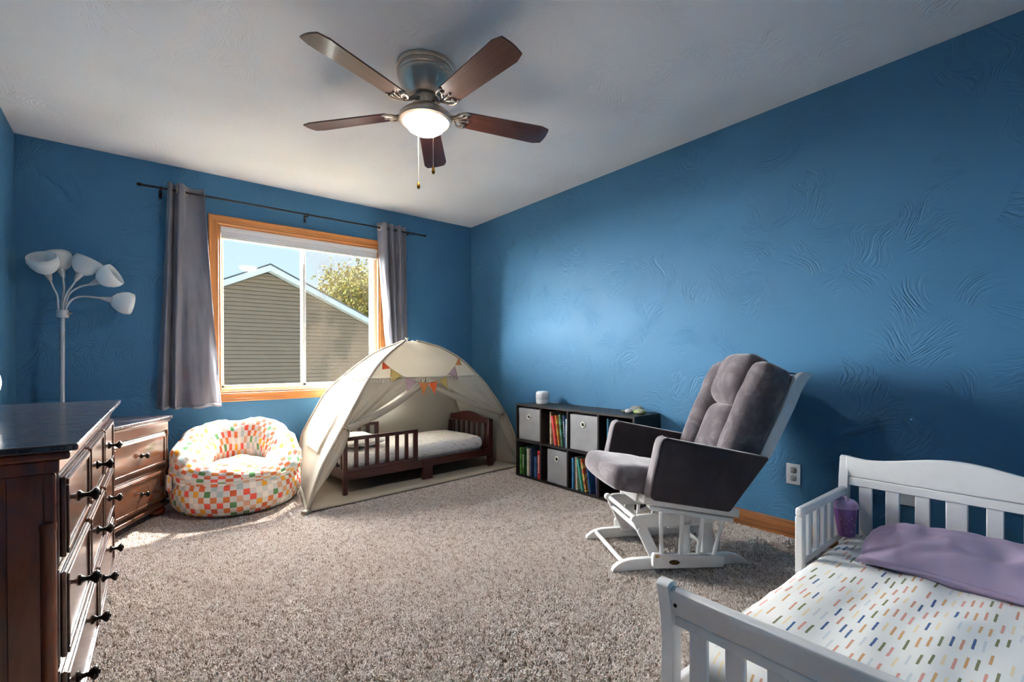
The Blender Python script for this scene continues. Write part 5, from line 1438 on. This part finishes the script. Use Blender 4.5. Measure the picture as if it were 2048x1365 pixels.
# pillow
lp = thing('pillow', 'lavender pillow lying against the white headboard', 'pillow', (2.185, 0.245, 0.268), R(2))
def lpp(p):
    f = pillow_post(0.185, 0.305, 0.062, 2.2); p = f(p)
    p.z += (0.012*fbm(V(p.x*5+1, p.y*14, 3), 2)+0.007*sin(p.y*34+p.x*46+4*fbm(V(p.x*4, p.y*4, 1), 2))*max(0, 0.6-p.x*3))*max(0.0, 1-abs(p.x/0.19)**3)
    return p
b = MB(); b.softbox(0.185, 0.305, 0.062, 0.050, 52, lpp, Matrix.Translation((0, 0, 0.046)) @ Matrix.Rotation(R(-7), 4, 'Y')); b.build('pillow_case', M['lavender'], lp, smooth=180)
b = MB(); b.softbox(0.03, 0.295, 0.006, 0.005, 8, lambda p: p+V(0.01*sin(p.y*20), 0, 0.004*sin(p.y*15)), Matrix.Translation((-0.165, 0, 0.030))); b.build('case_hem', M['lavender'], lp, smooth=180)
# sippy cup
cupm = Mat('purple_cup', srgb(126, 74, 142), 0.35); cupm.color(cupm.ramp(cupm.noise(cupm.coords(), 10, 2), [(0.3, srgb(134, 86, 148)), (0.7, srgb(150, 102, 164))]))
cup = thing('sippy_cup', 'purple sippy cup with a lilac lid on the bed corner', 'cup', (2.300, 0.652, 0.268), 0.4)
cup.scale = (1.12, 1.12, 1.0)
cup.rotation_euler = (R(-3), R(3), 0.4)
b = MB(); b.lathe([(0, 0.0), (0.026, 0.0), (0.028, 0.004), (0.029, 0.02), (0.033, 0.070), (0.038, 0.108), (0.039, 0.120), (0, 0.120)], 32); b.build('cup_body', cupm.m, cup, smooth=50)
lil = plain('lilac_lid', srgb(184, 156, 194), 0.3, var=0.04)
b = MB(); b.lathe([(0.040, 0.112), (0.0425, 0.114), (0.0425, 0.128), (0.040, 0.136), (0.032, 0.146), (0.020, 0.150), (0, 0.150)], 32); ld = b.build('lid', lil, cup, smooth=50)
b = MB(); b.tube([(0.018, 0.008, 0.142), (0.026, 0.012, 0.160), (0.028, 0.013, 0.170)], [0.013, 0.010, 0.008], 12); b.build('spout', lil, ld, smooth=60)
b = MB(); b.tube([(-0.028, -0.004, 0.140), (-0.024, -0.004, 0.158), (-0.010, -0.002, 0.160), (-0.004, 0, 0.148)], 0.005, 8); b.build('lid_tab', lil, ld, smooth=60)
b = MB(); rr_ = random.Random(3)
dirc = math.atan2(-0.55, -0.83)-0.4
for k in range(16):
    a = dirc+rr_.uniform(-0.75, 0.75); z = rr_.uniform(0.018, 0.085); r_ = 0.0292+0.0045*(z/0.07)
    b.softbox(0.0008, 0.0016, 0.0016, 0.0006, 2, None, Matrix.Translation((cos(a)*(r_+0.0004), sin(a)*(r_+0.0004), z)) @ Matrix.Rotation(a, 4, 'Z'))
b.build('printed_stars', ink_w, cup)
